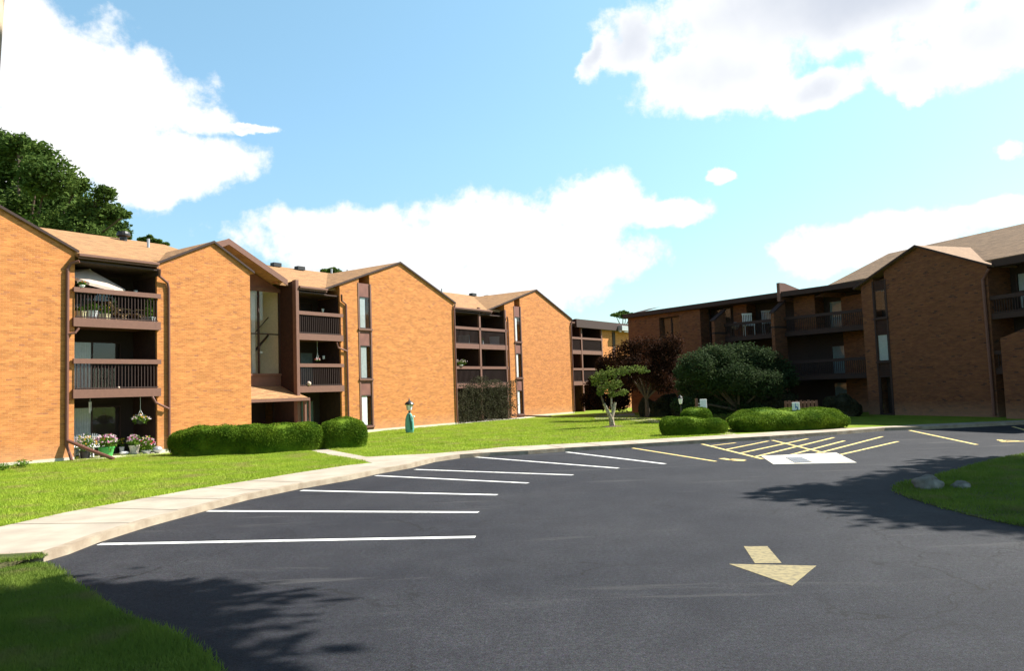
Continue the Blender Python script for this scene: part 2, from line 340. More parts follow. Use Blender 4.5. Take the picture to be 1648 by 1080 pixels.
def fmesh(name, verts, faces4, mat, parent=None, kind=None, off=(0, 0, 0)):
    """fast mesh from numpy: verts (N,3), faces (M,k)"""
    me = bpy.data.meshes.new(name); verts = np.asarray(verts, np.float32)-np.array(off, np.float32); faces4 = np.asarray(faces4, np.int32); k = faces4.shape[1]
    me.vertices.add(len(verts)); me.vertices.foreach_set('co', verts.ravel())
    me.loops.add(faces4.size); me.loops.foreach_set('vertex_index', faces4.ravel())
    me.polygons.add(len(faces4)); me.polygons.foreach_set('loop_start', np.arange(len(faces4), dtype=np.int32)*k); me.polygons.foreach_set('loop_total', np.full(len(faces4), k, np.int32))
    me.materials.append(MATS[mat]); me.update(calc_edges=True); me.validate()
    o = bpy.data.objects.new(name, me); COL.objects.link(o)
    if parent is not None: o.parent = parent
    if kind: o['kind'] = kind
    return o
def leaves(P, size, rng=RN, aspect=.55, droop=0.):
    """one leaf-shaped quad per point, random orientation"""
    n = len(P); a = rng.normal(size=(n, 3)); a[:, 2] = a[:, 2]*.6 - droop; a /= np.linalg.norm(a, axis=1)[:, None]
    b = rng.normal(size=(n, 3)); b = np.cross(a, b); b /= np.linalg.norm(b, axis=1)[:, None]
    sz = size*rng.uniform(.6, 1.35, n)[:, None]
    V = np.stack([P-a*sz*.5, P+b*sz*aspect*.5, P+a*sz*.5, P-b*sz*aspect*.5], 1).reshape(-1, 3)
    return V, np.arange(4*n).reshape(n, 4)
def blob_pts(c, r, n, rng=RN, shell=.45):
    d = rng.normal(size=(n, 3)); d /= np.linalg.norm(d, axis=1)[:, None]
    rr = shell + (1-shell)*rng.uniform(0, 1, n)**.6
    rr *= 1 + .14*np.sin(d[:, 0]*5+c[0]*3)*np.cos(d[:, 1]*4+c[1]) + .13*rng.normal(size=n)
    return np.array(c) + d*rr[:, None]*np.array(r)

# ------------------------------------------------------------------ ground
m = MB(); m.face([(-2500, -2500, -.06), (2500, -2500, -.06), (2500, 2500, -.06), (-2500, 2500, -.06)])
tag(m.build('ground', 'lawn'), kind='structure')
TOP = .13
kerb_px = [(-400, 950), (0, 909), (70, 905), (110, 893), (158, 874), (240, 848), (327, 824), (400, 805), (480, 788), (560, 774), (610, 763), (661, 754), (700, 744), (740, 738), (790, 734.5), (850, 731.5), (910, 727), (1000, 721.7), (1128, 714), (1239, 707.5), (1347, 700), (1425, 693.5), (1500, 691), (1648, 683.6), (1760, 678)]
KB = [G(*p) for p in kerb_px]
KB[0] = (-12.5, 11.2)
walk_top_px = [(0, 848), (105, 825), (218, 804.5), (310, 788), (400, 774), (480, 761), (560, 749), (600, 745)]
WT = [(-13.5, 14.3)] + [G(x, y, TOP) for x, y in walk_top_px]
walk_r_px = [(590, 736.5), (640, 733), (700, 730), (760, 725), (808, 720), (900, 715), (1000, 709.7), (1078, 705.5), (1180, 699.5), (1250, 695), (1330, 691), (1411, 687), (1500, 682.5), (1648, 676.5), (1760, 672)]
WR = [G(x, y, TOP) for x, y in walk_r_px]
# asphalt: everything on the camera's side of the kerb
m = MB(); m.face([(x, y, 0) for x, y in ([(-12.5, -40), (90, -40), (90, 30)] + [KB[-1]] + [(x, y+.05) for x, y in KB[::-1][1:]])])
tag(m.build('road', 'asphalt'), kind='structure')
# door walk branch: from the sidewalk toward the stair entry between the hedges
BR = [G(x, y, TOP) for x, y in ((600, 745), (560, 737.5), (530, 733), (505, 727), (470, 720))]
BRt = [G(x, y, TOP) for x, y in ((500, 718), (520, 722), (545, 727), (590, 735.5))]
side = KB[1:] ; 
outer = WT[1:] + BR[1:] + BRt + WR[1:]
poly = [KB[0]] + KB[1:] + outer[::-1] + [WT[0]]
def inset(line, d):                       # shift a polyline to its left by d
    out = []
    for i, p in enumerate(line):
        a = np.array(line[max(i-1, 0)]); b = np.array(line[min(i+1, len(line)-1)]); t = b-a; t /= np.linalg.norm(t)
        out.append((p[0]-t[1]*d, p[1]+t[0]*d))
    return out
KI = inset(KB, .16)
m = MB(); m.flat([KI[0]] + KI[1:] + outer[::-1] + [WT[0]], -.05, TOP)
tag(m.build('sidewalk', 'concrete'), kind='structure')
m = MB()
for i in range(len(KB)-1):
    a, b, c, d = KB[i], KB[i+1], KI[i+1], KI[i]; h = TOP+.008
    m.face([(a[0], a[1], h), (b[0], b[1], h), (c[0], c[1], h), (d[0], d[1], h)]); m.face([(a[0], a[1], -.05), (b[0], b[1], -.05), (b[0], b[1], h), (a[0], a[1], h)])
tag(m.build('kerb', 'kerb_stone'), kind='structure')
# contraction joints across the sidewalk
mb = MB(); outl = WT[1:]+BRt[-1:]+WR; acc = 0
for a, b_ in zip(KI[1:-1], KI[2:]):
    a = np.array(a); b_ = np.array(b_); L_ = np.linalg.norm(b_-a); t = -acc % 1.55
    while t < L_:
        p = a+(b_-a)*t/L_; best = None
        for c, d in zip(outl[:-1], outl[1:]):
            c = np.array(c); d = np.array(d); k = np.clip(((p-c)@(d-c))/((d-c)@(d-c)), 0, 1); q = c+(d-c)*k
            if best is None or np.linalg.norm(q-p) < np.linalg.norm(best-p): best = q
        if np.linalg.norm(best-p) < 5 and p[1] > 13.6 and not (-4.9 < p[0] < -1.2): dd = (best-p)/np.linalg.norm(best-p); n_ = np.array([-dd[1], dd[0]])*.012; mb.face([(*(p-n_), TOP+.004), (*(best-n_), TOP+.004), (*(best+n_), TOP+.004), (*(p+n_), TOP+.004)][::-1])
        t += 1.55
    acc += L_
tag(mb.build('sidewalk_joints', 'bark'), kind='structure')
# lawns
lawn_poly = [(-60, 16)] + WT + BR[1:] + [(-9.6, 34), (-14, 36), (-60, 20)]
m = MB(); m.flat([(-40, 8.5)] + [(-13.5, 14.25)] + [(x, y+.0) for x, y in WT[1:]] + BR[1:] + [(-11.5, 60), (-40, 60)], -.05, TOP-.012)
tag(m.build('lawn', 'lawn'), kind='structure')
m = MB(); m.flat([BR[-1]] + BRt + WR[1:] + [(60, 120), (-11.4, 120)], -.05, TOP-.012)
tag(m.build('far_lawn', 'lawn'), kind='structure')
# path to the corner entrance
pth = [G(x, y, TOP) for x, y in ((955, 671), (1020, 665), (1023, 669), (1060, 676), (1098, 682), (1130, 688), (1190, 700), (1170, 702), (1120, 692), (1085, 685), (1040, 679.5), (1000, 675), (960, 676))]
m = MB(); m.flat(pth[::-1], 0, TOP+.004); tag(m.build('path', 'concrete'), kind='structure')
# island on the right and verge on the left
isl = [G(x, y, .06) for x, y in ((1437, 782), (1445, 776), (1470, 769), (1505, 763), (1560, 748), (1600, 738), (1648, 728))] + [(40, 36), (40, 10)] + [G(x, y, .06) for x, y in ((1800, 872), (1648, 842), (1600, 833), (1560, 824), (1500, 808), (1460, 796), (1441, 788))]
m = MB(); m.flat(isl[::-1], -.05, .015); tag(m.build('grass_island', 'turf_base'), kind='structure')
ver = [(-12.5, 11.2)] + [G(x, y) for x, y in ((0, 911), (40, 909), (74, 910), (100, 926), (118, 941), (158, 971), (211, 1000), (281, 1026), (331, 1057), (350, 1090), (365, 1180))] + [(-1.7, 3.5), (-1.5, -10), (-30, -10), (-30, 11.2)]
m = MB(); m.flat([(x, y) for x, y in ver][::-1], -.05, .015)
kk = [KB[0], KB[1], KB[2]]; ko = [(KB[0][0]-.2, KB[0][1]-1.0), (KB[1][0], KB[1][1]-.8), (KB[2][0]-.25, KB[2][1]-.45)]
for i in range(2): m.face([(*ko[i], .012), (*ko[i+1], .012), (*kk[i+1], .15), (*kk[i], .15)])
tag(m.build('grass_verge', 'turf_base'), kind='structure')

# ---- grass blades (nobody could count them)
def in_poly(P, poly):
    x, y = P[:, 0], P[:, 1]; ins = np.zeros(len(P), bool); n = len(poly)
    for i in range(n):
        x0, y0 = poly[i]; x1, y1 = poly[(i+1) % n]
        c = ((y0 > y) != (y1 > y)) & (x < (x1-x0)*(y-y0)/((y1-y0)+1e-12)+x0); ins ^= c
    return ins
def grass(name, poly, n, h, w, z, mat, box, dens=None, lab=None):
    P = np.stack([RN.uniform(box[0], box[1], n), RN.uniform(box[2], box[3], n)], 1); P = P[in_poly(P, poly)]
    if dens is not None: P = P[RN.uniform(0, 1, len(P)) < dens(P)]
    k = len(P); P = P+RN.normal(size=P.shape)*.045; a = RN.uniform(0, 2*math.pi, k); hh = h*RN.uniform(.5, 1.3, k)*(1+.35*np.sin(P[:, 0]*2.3)*np.cos(P[:, 1]*1.9)); lean = RN.normal(size=(k, 2))*h*.45
    d = np.stack([np.cos(a), np.sin(a)], 1)*w*RN.uniform(.6, 1.3, k)[:, None]
    B0 = np.column_stack([P-d, np.full(k, z)]); B1 = np.column_stack([P+d, np.full(k, z)]); T = np.column_stack([P+lean, z+hh])
    V = np.stack([B0, B1, T], 1).reshape(-1, 3)
    o = fmesh(name, V, np.arange(3*k).reshape(k, 3), mat); return tag(o, lab, 'grass', kind='stuff')
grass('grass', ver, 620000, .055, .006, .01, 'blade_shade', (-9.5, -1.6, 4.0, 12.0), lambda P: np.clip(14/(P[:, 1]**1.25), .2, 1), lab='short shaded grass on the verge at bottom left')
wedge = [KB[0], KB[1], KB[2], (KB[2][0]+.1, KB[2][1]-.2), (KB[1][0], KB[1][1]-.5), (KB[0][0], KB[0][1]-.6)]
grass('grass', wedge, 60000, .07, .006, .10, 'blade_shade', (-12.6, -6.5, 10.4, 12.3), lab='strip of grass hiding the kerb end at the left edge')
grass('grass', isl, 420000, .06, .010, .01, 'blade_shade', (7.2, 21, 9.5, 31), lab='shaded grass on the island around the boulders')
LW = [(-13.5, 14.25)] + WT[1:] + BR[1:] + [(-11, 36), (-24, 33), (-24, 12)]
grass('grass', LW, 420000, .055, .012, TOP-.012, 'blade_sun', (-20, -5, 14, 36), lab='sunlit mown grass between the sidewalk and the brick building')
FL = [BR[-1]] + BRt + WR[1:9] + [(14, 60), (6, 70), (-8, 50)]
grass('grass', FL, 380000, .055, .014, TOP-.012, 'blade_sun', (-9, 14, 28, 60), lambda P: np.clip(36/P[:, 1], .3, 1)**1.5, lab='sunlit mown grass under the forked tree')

# ------------------------------------------------------------------ painted markings
def strip(p, q, w, z, mb):
    p, q = np.array(p), np.array(q); t = q-p; t /= np.linalg.norm(t); n = np.array([-t[1], t[0]])*w/2
    L_ = np.linalg.norm(q-p); k = max(2, int(L_/.5)); pts = [p+(q-p)*i/k for i in range(k+1)]
    for i in range(k):
        a, b = pts[i], pts[i+1]; j = [random.uniform(-.008, .008) for _ in range(2)]
        mb.face([(*(a-n), z), (*(b-n), z), (*(b+n), z), (*(a+n), z)])
def marking(name, segs, mat, label, cat, group=None, w=.11, z=.004):
    mb = MB()
    for s_ in segs: strip(G(*s_[0]), G(*s_[1]), w, z, mb)
    return tag(mb.build(name, mat), label, cat, group)
WL = [((160, 876.6), (765, 865), .17, 'nearest white bay line, longest, running from the sidewalk bend'),
      ((335, 823), (770, 825), .17, 'second nearest white bay line, level and long'),
      ((485, 790), (800, 797), .17, 'third nearest white bay line on the dark asphalt'),
      ((605, 766), (850, 778), .15, 'fourth nearest white bay line, ending beside the sidewalk corner'),
      ((668, 756), (922, 765), .15, 'white bay line starting at the outward corner of the kerb'),
      ((765, 736), (995, 754), .15, 'white bay line just beyond the sidewalk corner, crossing the lit asphalt'),
      ((912, 728), (1070, 747), .15, 'farthest plain white bay line, next to the yellow lines')]
for a, b, w, lab in WL: marking('parking_line', [(a, b)], 'line_white', lab, 'parking line', 'white parking bay lines', w)
marking('parking_line', [((1018, 721.5), (1152, 743))], 'line_yellow', 'single yellow bay line left of the hatched bay', 'parking line', 'yellow parking bay lines', .12)
HB = [((1130, 715), (1227, 739)), ((1143, 718), (1184, 713)), ((1168, 724), (1236.5, 710.2)), ((1192, 729.6), (1300, 706.5)), ((1214.6, 735.7), (1342, 704.5)),
        ((1262, 735.2), (1359, 709.8)), ((1310, 731.6), (1420, 703)), ((1351, 732.6), (1445, 711)), ((1243, 709.4), (1325, 729.4))]
mb = MB()
for n_, (p_, q_) in enumerate(HB): strip(G(*p_), G(*q_), .13, .004+.0012*(n_ if n_ in (0, 8) else 0)+(.001 if n_ % 2 else 0), mb)
tag(mb.build('hatched_bay', 'line_yellow'), 'yellow crosshatched no-parking bay in front of the long hedge', 'road marking')
marking('symbol_marking', [((1161, 738.2), (1178, 740.8)), ((1174, 739.4), (1198, 740.8)), ((1180, 741.2), (1199, 742))], 'line_yellow', 'worn yellow symbol painted beside the hatched bay', 'road marking', None, .22)
marking('parking_line', [((1464, 693), (1572, 716))], 'line_yellow', 'yellow bay line right of the hatched bay, near the brick tower', 'parking line', 'yellow parking bay lines', .13)
marking('parking_line', [((1630, 687), (1720, 712))], 'line_yellow', 'yellow bay line at the far right edge', 'parking line', 'yellow parking bay lines', .13)
marking('symbol_marking', [((1606, 709), (1640, 710)), ((1612, 711.5), (1675, 710)), ((1608, 708), (1618, 712))], 'line_yellow', 'worn yellow symbol painted near the right edge', 'road marking', None, .18)
mb = MB(); mb.face([(*G(x, y), .004) for x, y in ((1215, 907.5), (1258, 907), (1235, 880), (1197, 880))])
mb.face([(*G(x, y), .004) for x, y in ((1275, 944), (1314, 911.5), (1173, 908.5))])
tag(mb.build('arrow_marking', 'arrow_paint'), 'worn yellow direction arrow painted on the asphalt pointing toward the viewer', 'road marking')
mb = MB(); P4 = [G(x, y) for x, y in ((1244.6, 748), (1379, 745.5), (1345.6, 729.2), (1224.6, 734.7))]
mb.flat(P4, -.04, .012); pad = mb.build('drain', 'pad_concrete'); tag(pad, 'pale concrete drain apron with an iron grate', 'drain')
gp = [G(x, y) for x, y in ((1279, 746), (1307, 744.3), (1290, 736.8), (1264.6, 737.8))]
mb = MB(); mb.flat(gp, .01, .016); mb.build('grate_pit', 'black_metal', pad)
mb = MB(); g0 = [np.array(p) for p in gp]
for i in range(9):
    t = (i+.5)/9; a = g0[0]*(1-t)+g0[1]*t; b = g0[3]*(1-t)+g0[2]*t; strip(a, b, .04, .022, mb)
for t in (0, .5, 1): strip(g0[0]*(1-t)+g0[3]*t, g0[1]*(1-t)+g0[2]*t, .06, .026, mb)
mb.build('grate', 'grey_metal', pad)

# ------------------------------------------------------------------ building parts
LF = Fr(-16.465, 34.103, 54.546); TF = Fr(21.58, 48.06, -69.876); MF = Fr(10.02, 67.38, -54.29)
S1, S2, EV = 2.63, 5.58, 8.63
def balcony(fr, root, u0, u1, v, zb, posts=(), rail_h=1.42, beam=.36, depth=1.9, mat='brown', bmat='dark_brown'):
    """zb = underside of the slab"""
    b = MB(fr); b.box(u0-.1, u1+.1, v-.14, v+.02, zb, zb+beam); b.box(u0, u1, v+.02, v+depth, zb+.06, zb+beam-.05)
    o = b.build('balcony', mat, root)
    b = MB(fr); b.box(u0-.1, u1+.1, v-.16, v-.04, zb+rail_h, zb+rail_h+.2)
    b.build('handrail', mat, o)
    b = MB(fr); n = int((u1-u0)/.14)
    for i in range(n):
        x = u0+.06+(u1-u0-.12)*i/(n-1); b.box(x-.014, x+.014, v-.10, v-.06, zb+beam, zb+rail_h)
    b.box(u0, u1, v-.105, v-.055, zb+beam+.03, zb+beam+.07)
    b.build('balusters', bmat, o)
    return o
def sliding_door(fr, root, u0, u1, v, z0, z1, cur=('l',), frame='dark_brown', cm='curtain'):
    b = MB(fr); t = .06; yb = v-.06; um = (u0+u1)/2
    b.box(u0, u1, yb, v, z0, z0+t); b.box(u0, u1, yb, v, z1-t, z1)
    for x in (u0, um-t/2, u1-t): b.box(x, x+t, yb+.003, v, z0+t, z1-t)
    o = b.build('sliding_door', frame, root)
    b = MB(fr); b.face([(u0+t, v-.035, z0+t), (u1-t, v-.035, z0+t), (u1-t, v-.035, z1-t), (u0+t, v-.035, z1-t)]); b.build('pane', 'glass', o)
    for c in cur:
        a, d = {'l': (u0+t, um), 'r': (um, u1-t), 'a': (u0+t, u1-t), 'll': (u0+t, u0+(um-u0)*.6)}[c]
        curtain(fr, o, a, d, v-.012, z0+t, z1-t, cm)
    return o
def curtain(fr, par, a, d, v, z0, z1, mat):
    b = MB(fr); n = max(4, int((d-a)/.05))
    for i in range(n):
        x0, x1 = a+(d-a)*i/n, a+(d-a)*(i+1)/n; y0, y1 = v+.008*(i % 2), v+.008*((i+1) % 2)
        b.face([(x0, y0, z0), (x1, y1, z0), (x1, y1, z1), (x0, y0, z1)])
    return b.build('curtain', mat, par)
def strip_window(fr, root, u0, u1, v, zs, curt, top, bot=.12, pm='panel_brown', fm='brown'):
    b = MB(fr); e = .11                    # brown surround, proud jambs and infill panels between the windows
    b.box(u0-e, u0, v-.03, v+.1, bot, top); b.box(u1, u1+e, v-.03, v+.1, bot, top); 
    b.build('window_surround', fm, root)
    edges = [bot]+[z for p in zs for z in p]+[top]
    for i in range(0, len(edges), 2): b = MB(fr); b.box(u0, u1, v+.03, v+.09, edges[i], edges[i+1]); b.build('infill_panel', pm, root)
    for (z0, z1), c in zip(zs, curt):
        b = MB(fr); t = .06
        for q in ((u0, u0+t, z0, z1), (u1-t, u1, z0, z1), (u0+t, u1-t, z0, z0+t), (u0+t, u1-t, z1-t, z1)): b.box(q[0], q[1], v+.0, v+.07, q[2], q[3])
        w = b.build('window', 'dark_brown', root)
        b = MB(fr); b.box(u0-e-.02, u1+e+.02, v-.09, v+.06, z0-.1, z0); b.build('sill', fm, w)
        b = MB(fr); b.face([(u0+t, v+.03, z0+t), (u1-t, v+.03, z0+t), (u1-t, v+.03, z1-t), (u0+t, v+.03, z1-t)]); b.build('pane', 'glass', w)
        if c: curtain(fr, w, u0+t, u0+t+(u1-u0-2*t)*c[1], v+.05, z0+t, z1-t, c[0])
        b = MB(fr); b.box(u0-.05, u1+.05, v+.55, v+.6, z0, z1); b.build('room_back', 'siding', w)
def downspout(fr, root, pts, r=.05, mat='pipe_brown'):
    b = MB(fr); b.tube(pts, r, 8); return b.build('downspout', mat, root)
def holed_wall(b, u0, u1, y0, y1, ztop, holes, z0=-.1):
    """brick wall front split round one vertical strip; ztop = function(u)"""
    brk = sorted(set([u0, u1]+[h for hh in holes for h in hh]+[p for p in ztop[1] if u0 < p < u1]))
    f = ztop[0]
    for a, c in zip(brk[:-1], brk[1:]):
        if any(h[0] <= a and c <= h[1] for h in holes): b.prism([(a, f(a)-.0), (c, f(c)), (c, f(c)+.001), (a, f(a)+.001)], y0+.5, y1); continue
        b.prism([(a, z0), (c, z0), (c, f(c)), (a, f(a))], y0, y1)
def gable_fn(ul, zl, ua, za, ur, zr): return (lambda u: zl+(za-zl)*(u-ul)/(ua-ul) if u <= ua else za+(zr-za)*(u-ua)/(ur-ua)), [ua]
def gable_roof(fr, root, ul, zl, ua, za, ur, zr, vf, vb, t=.10, mat='shingle', lift=.02, fmat='dark_brown', h=.09):
    b = MB(fr); z = lift+t
    b.slab([(ul, vf, zl+z), (ua, vf, za+z), (ua, vb, za+z), (ul, vb, zl+z)], t)
    b.slab([(ua, vf, za+z), (ur, vf, zr+z), (ur, vb, zr+z), (ua, vb, za+z)], t)
    o = b.build('gable_roof', mat, root)
    b = MB(fr); y0, y1 = vf-.05, vf-.003
    b.prism([(ul, zl+z-h), (ua, za+z-h), (ua, za+z+.02), (ul, zl+z+.02)], y0, y1)
    b.prism([(ua, za+z-h), (ur, zr+z-h), (ur, zr+z+.02), (ua, za+z+.02)], y0, y1)
    b.build('fascia', fmat, o); return o

# ------------------------------------------------------------------ the sunlit building on the left
LB = empty('apartment_building', tuple(LF.w((10, 0, 0))), 'sunlit three-storey orange brick building with stepped gables along the left', 'building')
V = [0, 1.86, 3.45, 4.97]
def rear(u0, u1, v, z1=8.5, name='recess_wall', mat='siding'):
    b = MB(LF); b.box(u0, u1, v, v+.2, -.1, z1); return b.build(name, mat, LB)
# brick blocks (front walls with returns); (u0,u1,v,gable,(holes))
def block(u0, u1, v, g, holes=(), depth=1.9, fr=LF, root=None, mat='brick'):
    b = MB(fr); holed_wall(b, u0, u1, v, v+depth, g, holes)
    return b.build('brick_wall', mat, root or LB)
gA = gable_fn(-14, 8.35, -8.2, 11.35, -2.53, 8.66); block(-14, -2.53, 0, gA)
gB = gable_fn(.88, 8.46, 3.89, 9.88, 6.6, 8.38); block(1.04, 5.94, 0, gB)
gC = gable_fn(11.44, 8.19, 18.7, 10.80, 24.05, 8.60); block(13.54, 24.05, V[1], gC, [(15.08, 15.98)])
gD = gable_fn(29.03, 8.24, 36.9, 10.72, 42.4, 8.58); block(32.3, 42.4, V[2], gD, [(33.67, 34.47)])
gable_roof(LF, LB, -14, 8.35, -8.2, 11.35, -2.40, 8.60, -.06, 8.5)
gable_roof(LF, LB, .80, 8.42, 3.89, 9.88, 6.15, 8.62, -.06, 6.0)
gable_roof(LF, LB, 2.9, 9.15, 5.92, 10.52, 9.60, 8.72, V[1]-.15, 9.4, h=.30, fmat='brown')
gable_roof(LF, LB, 11.44, 8.19, 18.7, 10.80, 24.2, 8.53, V[1]-.06, 9.6)
gable_roof(LF, LB, 29.03, 8.24, 36.9, 10.72, 42.55, 8.52, V[2]-.06, 11.2)
# main roof, front slope + back slope per step
def main_roof(u0, u1, v0, v=0, zr=11.1, back=15.5):
    z = lambda y: 8.60+.325*(y-(v-.25)); b = MB(LF); yr = v+7.6
    b.slab([(u0, v0, z(v0)), (u1, v0, z(v0)), (u1, yr, z(yr)), (u0, yr, z(yr))], .18)
    b.slab([(u0, yr, z(yr)), (u1, yr, z(yr)), (u1, v+back, 8.6), (u0, v+back, 8.6)], .18)
    o = b.build('main_roof', 'shingle', LB); 
    b = MB(LF); b.box(u0+.1, u1-.1, v+back-.4, v+back-.2, 0, 8.4); b.build('rear_wall', 'brick', LB); return o
r1 = main_roof(-14, 5.9, .35, V[0]); r2 = main_roof(9.4, 24.0, V[1]+.35, V[1]); r2b = main_roof(5.9, 9.4, V[1]+2.4, V[1]); r3 = main_roof(24.0, 42.4, V[2]+.35, V[2]); r4 = main_roof(42.4, 45.2, V[3]+.35, V[3])
b = MB(LF); b.box(45.2, 58.5, V[3]-.2, V[3]+11, 8.42, 8.85); b.build('flat_roof', 'dark_brown', LB)
def eave(u0, u1, v, root=LB):             # roof strip, fascia and gutter over a balcony bay
    z = lambda y: 8.60+.325*(y-(v-.25)); b = MB(LF)
    b.slab([(u0, v-.28, z(v-.28)-.002), (u1, v-.28, z(v-.28)-.002), (u1, v+.36, z(v+.36)-.002), (u0, v+.36, z(v+.36)-.002)], .17)
    o = b.build('eave', 'shingle', root)
    b = MB(LF); b.box(u0, u1, v-.31, v-.283, z(v-.28)-.22, z(v-.28)+.0); b.box(u0, u1, v-.40, v-.313, z(v-.28)-.12, z(v-.28)-.02); b.build('gutter', 'brown', o)
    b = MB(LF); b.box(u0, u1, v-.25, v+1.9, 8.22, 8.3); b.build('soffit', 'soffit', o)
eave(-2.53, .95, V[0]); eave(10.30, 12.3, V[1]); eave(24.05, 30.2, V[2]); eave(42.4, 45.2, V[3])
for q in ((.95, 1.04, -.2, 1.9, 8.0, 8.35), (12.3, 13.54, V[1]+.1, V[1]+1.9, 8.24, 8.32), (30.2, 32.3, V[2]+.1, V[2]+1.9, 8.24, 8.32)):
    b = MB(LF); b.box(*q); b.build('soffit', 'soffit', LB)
# recess walls and doors
rear(-2.53, 1.04, 1.9); rear(10.23, 13.54, V[1]+1.9); rear(24.05, 32.3, V[2]+1.9); rear(42.4, 50.6, V[3]+1.9)
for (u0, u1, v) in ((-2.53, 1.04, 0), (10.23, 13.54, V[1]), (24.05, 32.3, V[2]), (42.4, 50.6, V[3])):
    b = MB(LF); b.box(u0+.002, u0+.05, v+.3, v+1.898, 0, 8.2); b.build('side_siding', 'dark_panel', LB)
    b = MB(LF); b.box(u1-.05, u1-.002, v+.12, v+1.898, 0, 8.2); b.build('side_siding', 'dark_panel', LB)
for zb, c1 in ((.13, ('l',)), (S1+.36, ('l',)), (S2+.36, ('l',))):
    h = 2.05
    sliding_door(LF, LB, -2.2, .35, 1.84, zb, zb+h+.1, c1, cm='curtain' if zb < 5 else 'dim_curtain')
    sliding_door(LF, LB, 11.0, 13.0, V[1]+1.84, zb, zb+h, ('ll',) if zb > 5 else ('r',), cm='dim_curtain' if zb < 5 else 'curtain')
    sliding_door(LF, LB, 25.2, 27.6, V[2]+1.84, zb, zb+h, ('a',), cm='dim_curtain'); sliding_door(LF, LB, 29.5, 31.6, V[2]+1.84, zb, zb+h, ('l',), cm='curtain' if zb > 5 else 'dim_curtain')
    sliding_door(LF, LB, 43.4, 45.8, V[3]+1.84, zb, zb+h, ('a',), cm='dim_curtain'); sliding_door(LF, LB, 47.2, 49.6, V[3]+1.84, zb, zb+h, ('l',), cm='dim_curtain')
for (u0, u1, v) in ((-2.53, 1.04, 0), (10.30, 13.54, V[1]), (24.05, 32.3, V[2]), (42.4, 50.6, V[3])):
    balcony(LF, LB, u0, u1, v, S1); balcony(LF, LB, u0, u1, v, S2)
# patio slabs
b = MB(LF); b.flat([(-2.7, -1.0), (1.3, -1.3), (1.3, 2), (-2.7, 2)], 0, TOP+.02); b.build('patio_slab', 'patio_concrete', LB)
b = MB(LF); b.flat([(24.3, V[2]-1.2), (34.8, V[2]-.9), (34.8, V[2]-.004), (32.3, V[2]-.004), (32.3, V[2]+2), (24.3, V[2]+2)], 0, TOP+.02); b.build('patio_slab', 'patio_concrete', LB)
# concrete footing course showing under the brick
for (u0, u1, v) in ((-14, -2.53, 0), (1.04, 5.94, 0), (13.54, 24.05, V[1]), (35, 42.4, V[2])):
    b = MB(LF); b.box(u0, u1, v-.035, v-.003, 0, .26); b.build('footing', 'patio_concrete', LB)
# divider walls between paired balconies
def divider(fr, root, u, v0, v1, z0, ztop_f, ztop_b, t=.14, mat='dark_panel', post=True, pm='brown', front=.16):
    b = MB(fr); b.prism_x([(v0+front, z0), (v1, z0), (v1, ztop_b), (v0+front, ztop_f)], u-t/2, u+t/2); o = b.build('divider_wall', mat, root)
    if post: b = MB(fr); b.box(u-t/2-.03, u+t/2+.03, v0, v0+front-.003, z0, ztop_f+.04); b.build('post', pm, o)
    return o
divider(LF, LB, 10.16, V[1]-.30, 3.05, 0, 8.86, 8.74, .14, front=.3)
divider(LF, LB, 28.85, V[2]-.16, V[2]+1.88, 0, 8.72, 8.35)
divider(LF, LB, 32.20, V[2]-.16, V[2]+1.88, 0, 8.75, 8.35, .1)
divider(LF, LB, 24.9, V[2]-.10, V[2]+1.88, 0, 8.3, 8.2, .12)
divider(LF, LB, 46.6, V[3]-.16, V[3]+1.88, 0, 8.75, 8.5); divider(LF, LB, 50.55, V[3]-.16, V[3]+1.88, 0, 8.9, 8.5, .1)
# side post and downspout beside brick edges
b = MB(LF); b.box(24.07, 24.22, V[1]+.02, V[2]+.1, 0, 8.3); b.build('corner_post', 'brown', LB)
# stair bay
ug0, ug1, vs = 5.94, 10.09, 3.0
b = MB(LF); b.prism([(2.9, 8.50), (ug1, 8.50), (9.5, 8.75), (5.92, 10.45), (3.0, 9.1)], vs, vs+.15); b.build('gable_panel', 'panel_brown', LB)
b = MB(LF); b.box(ug0, ug1, vs-.07, vs+.08, 8.30, 8.50-.003); b.build('window_head', 'brown', LB)
b = MB(LF); b.box(ug0, ug1, vs-.02, vs+.12, 3.05, 3.62); b.box(ug0, ug1, vs-.08, vs+.1, 3.62, 3.74); b.build('window_apron', 'brown', LB)
b = MB(LF); sw = [(x, x+.09) for x in (ug0, 7.25, 8.62, ug1-.09)]
for x0, x1 in sw: b.box(x0, x1, vs-.02, vs+.07, 3.74, 8.30)
b.box(ug0, ug1, vs-.025, vs+.05, 5.90, 5.96)
stw = b.build('stair_window', 'dark_brown', LB)
b = MB(LF); b.face([(ug0, vs+.03, 3.74), (ug1, vs+.03, 3.74), (ug1, vs+.03, 8.3), (ug0, vs+.03, 8.3)]); b.build('pane', 'glass', stw)
b = MB(LF); b.box(ug0-.6, ug1, vs+2.4, vs+2.5, 2.9, 8.5); b.box(ug1-.005, ug1+.05, vs+.1, vs+2.4, 2.9, 8.5); b.box(ug0-.6, ug1, vs+.1, vs+2.4, 8.4, 8.5); b.build('stairwell', 'stucco', stw)
b = MB(LF); b.prism([(7.2, 3.3), (7.4, 3.3), (10.0, 5.9), (10.0, 6.05)], vs+.9, vs+.96); b.prism([(7.2, 4.2), (7.2, 4.15), (10.0, 6.95), (10.0, 7.0)], vs+.9, vs+.96); b.build('stair_flight', 'dark_brown', stw)
b = MB(LF); b.box(9.1, 9.3, vs+.55, vs+.7, 4.9, 5.0); b.build('stairwell_lamp', 'white_plastic', stw)
b = MB(LF); b.box(8.55, 8.8, vs+.5, vs+.6, 3.8, 8.3); b.build('stair_post', 'stair_white', stw)
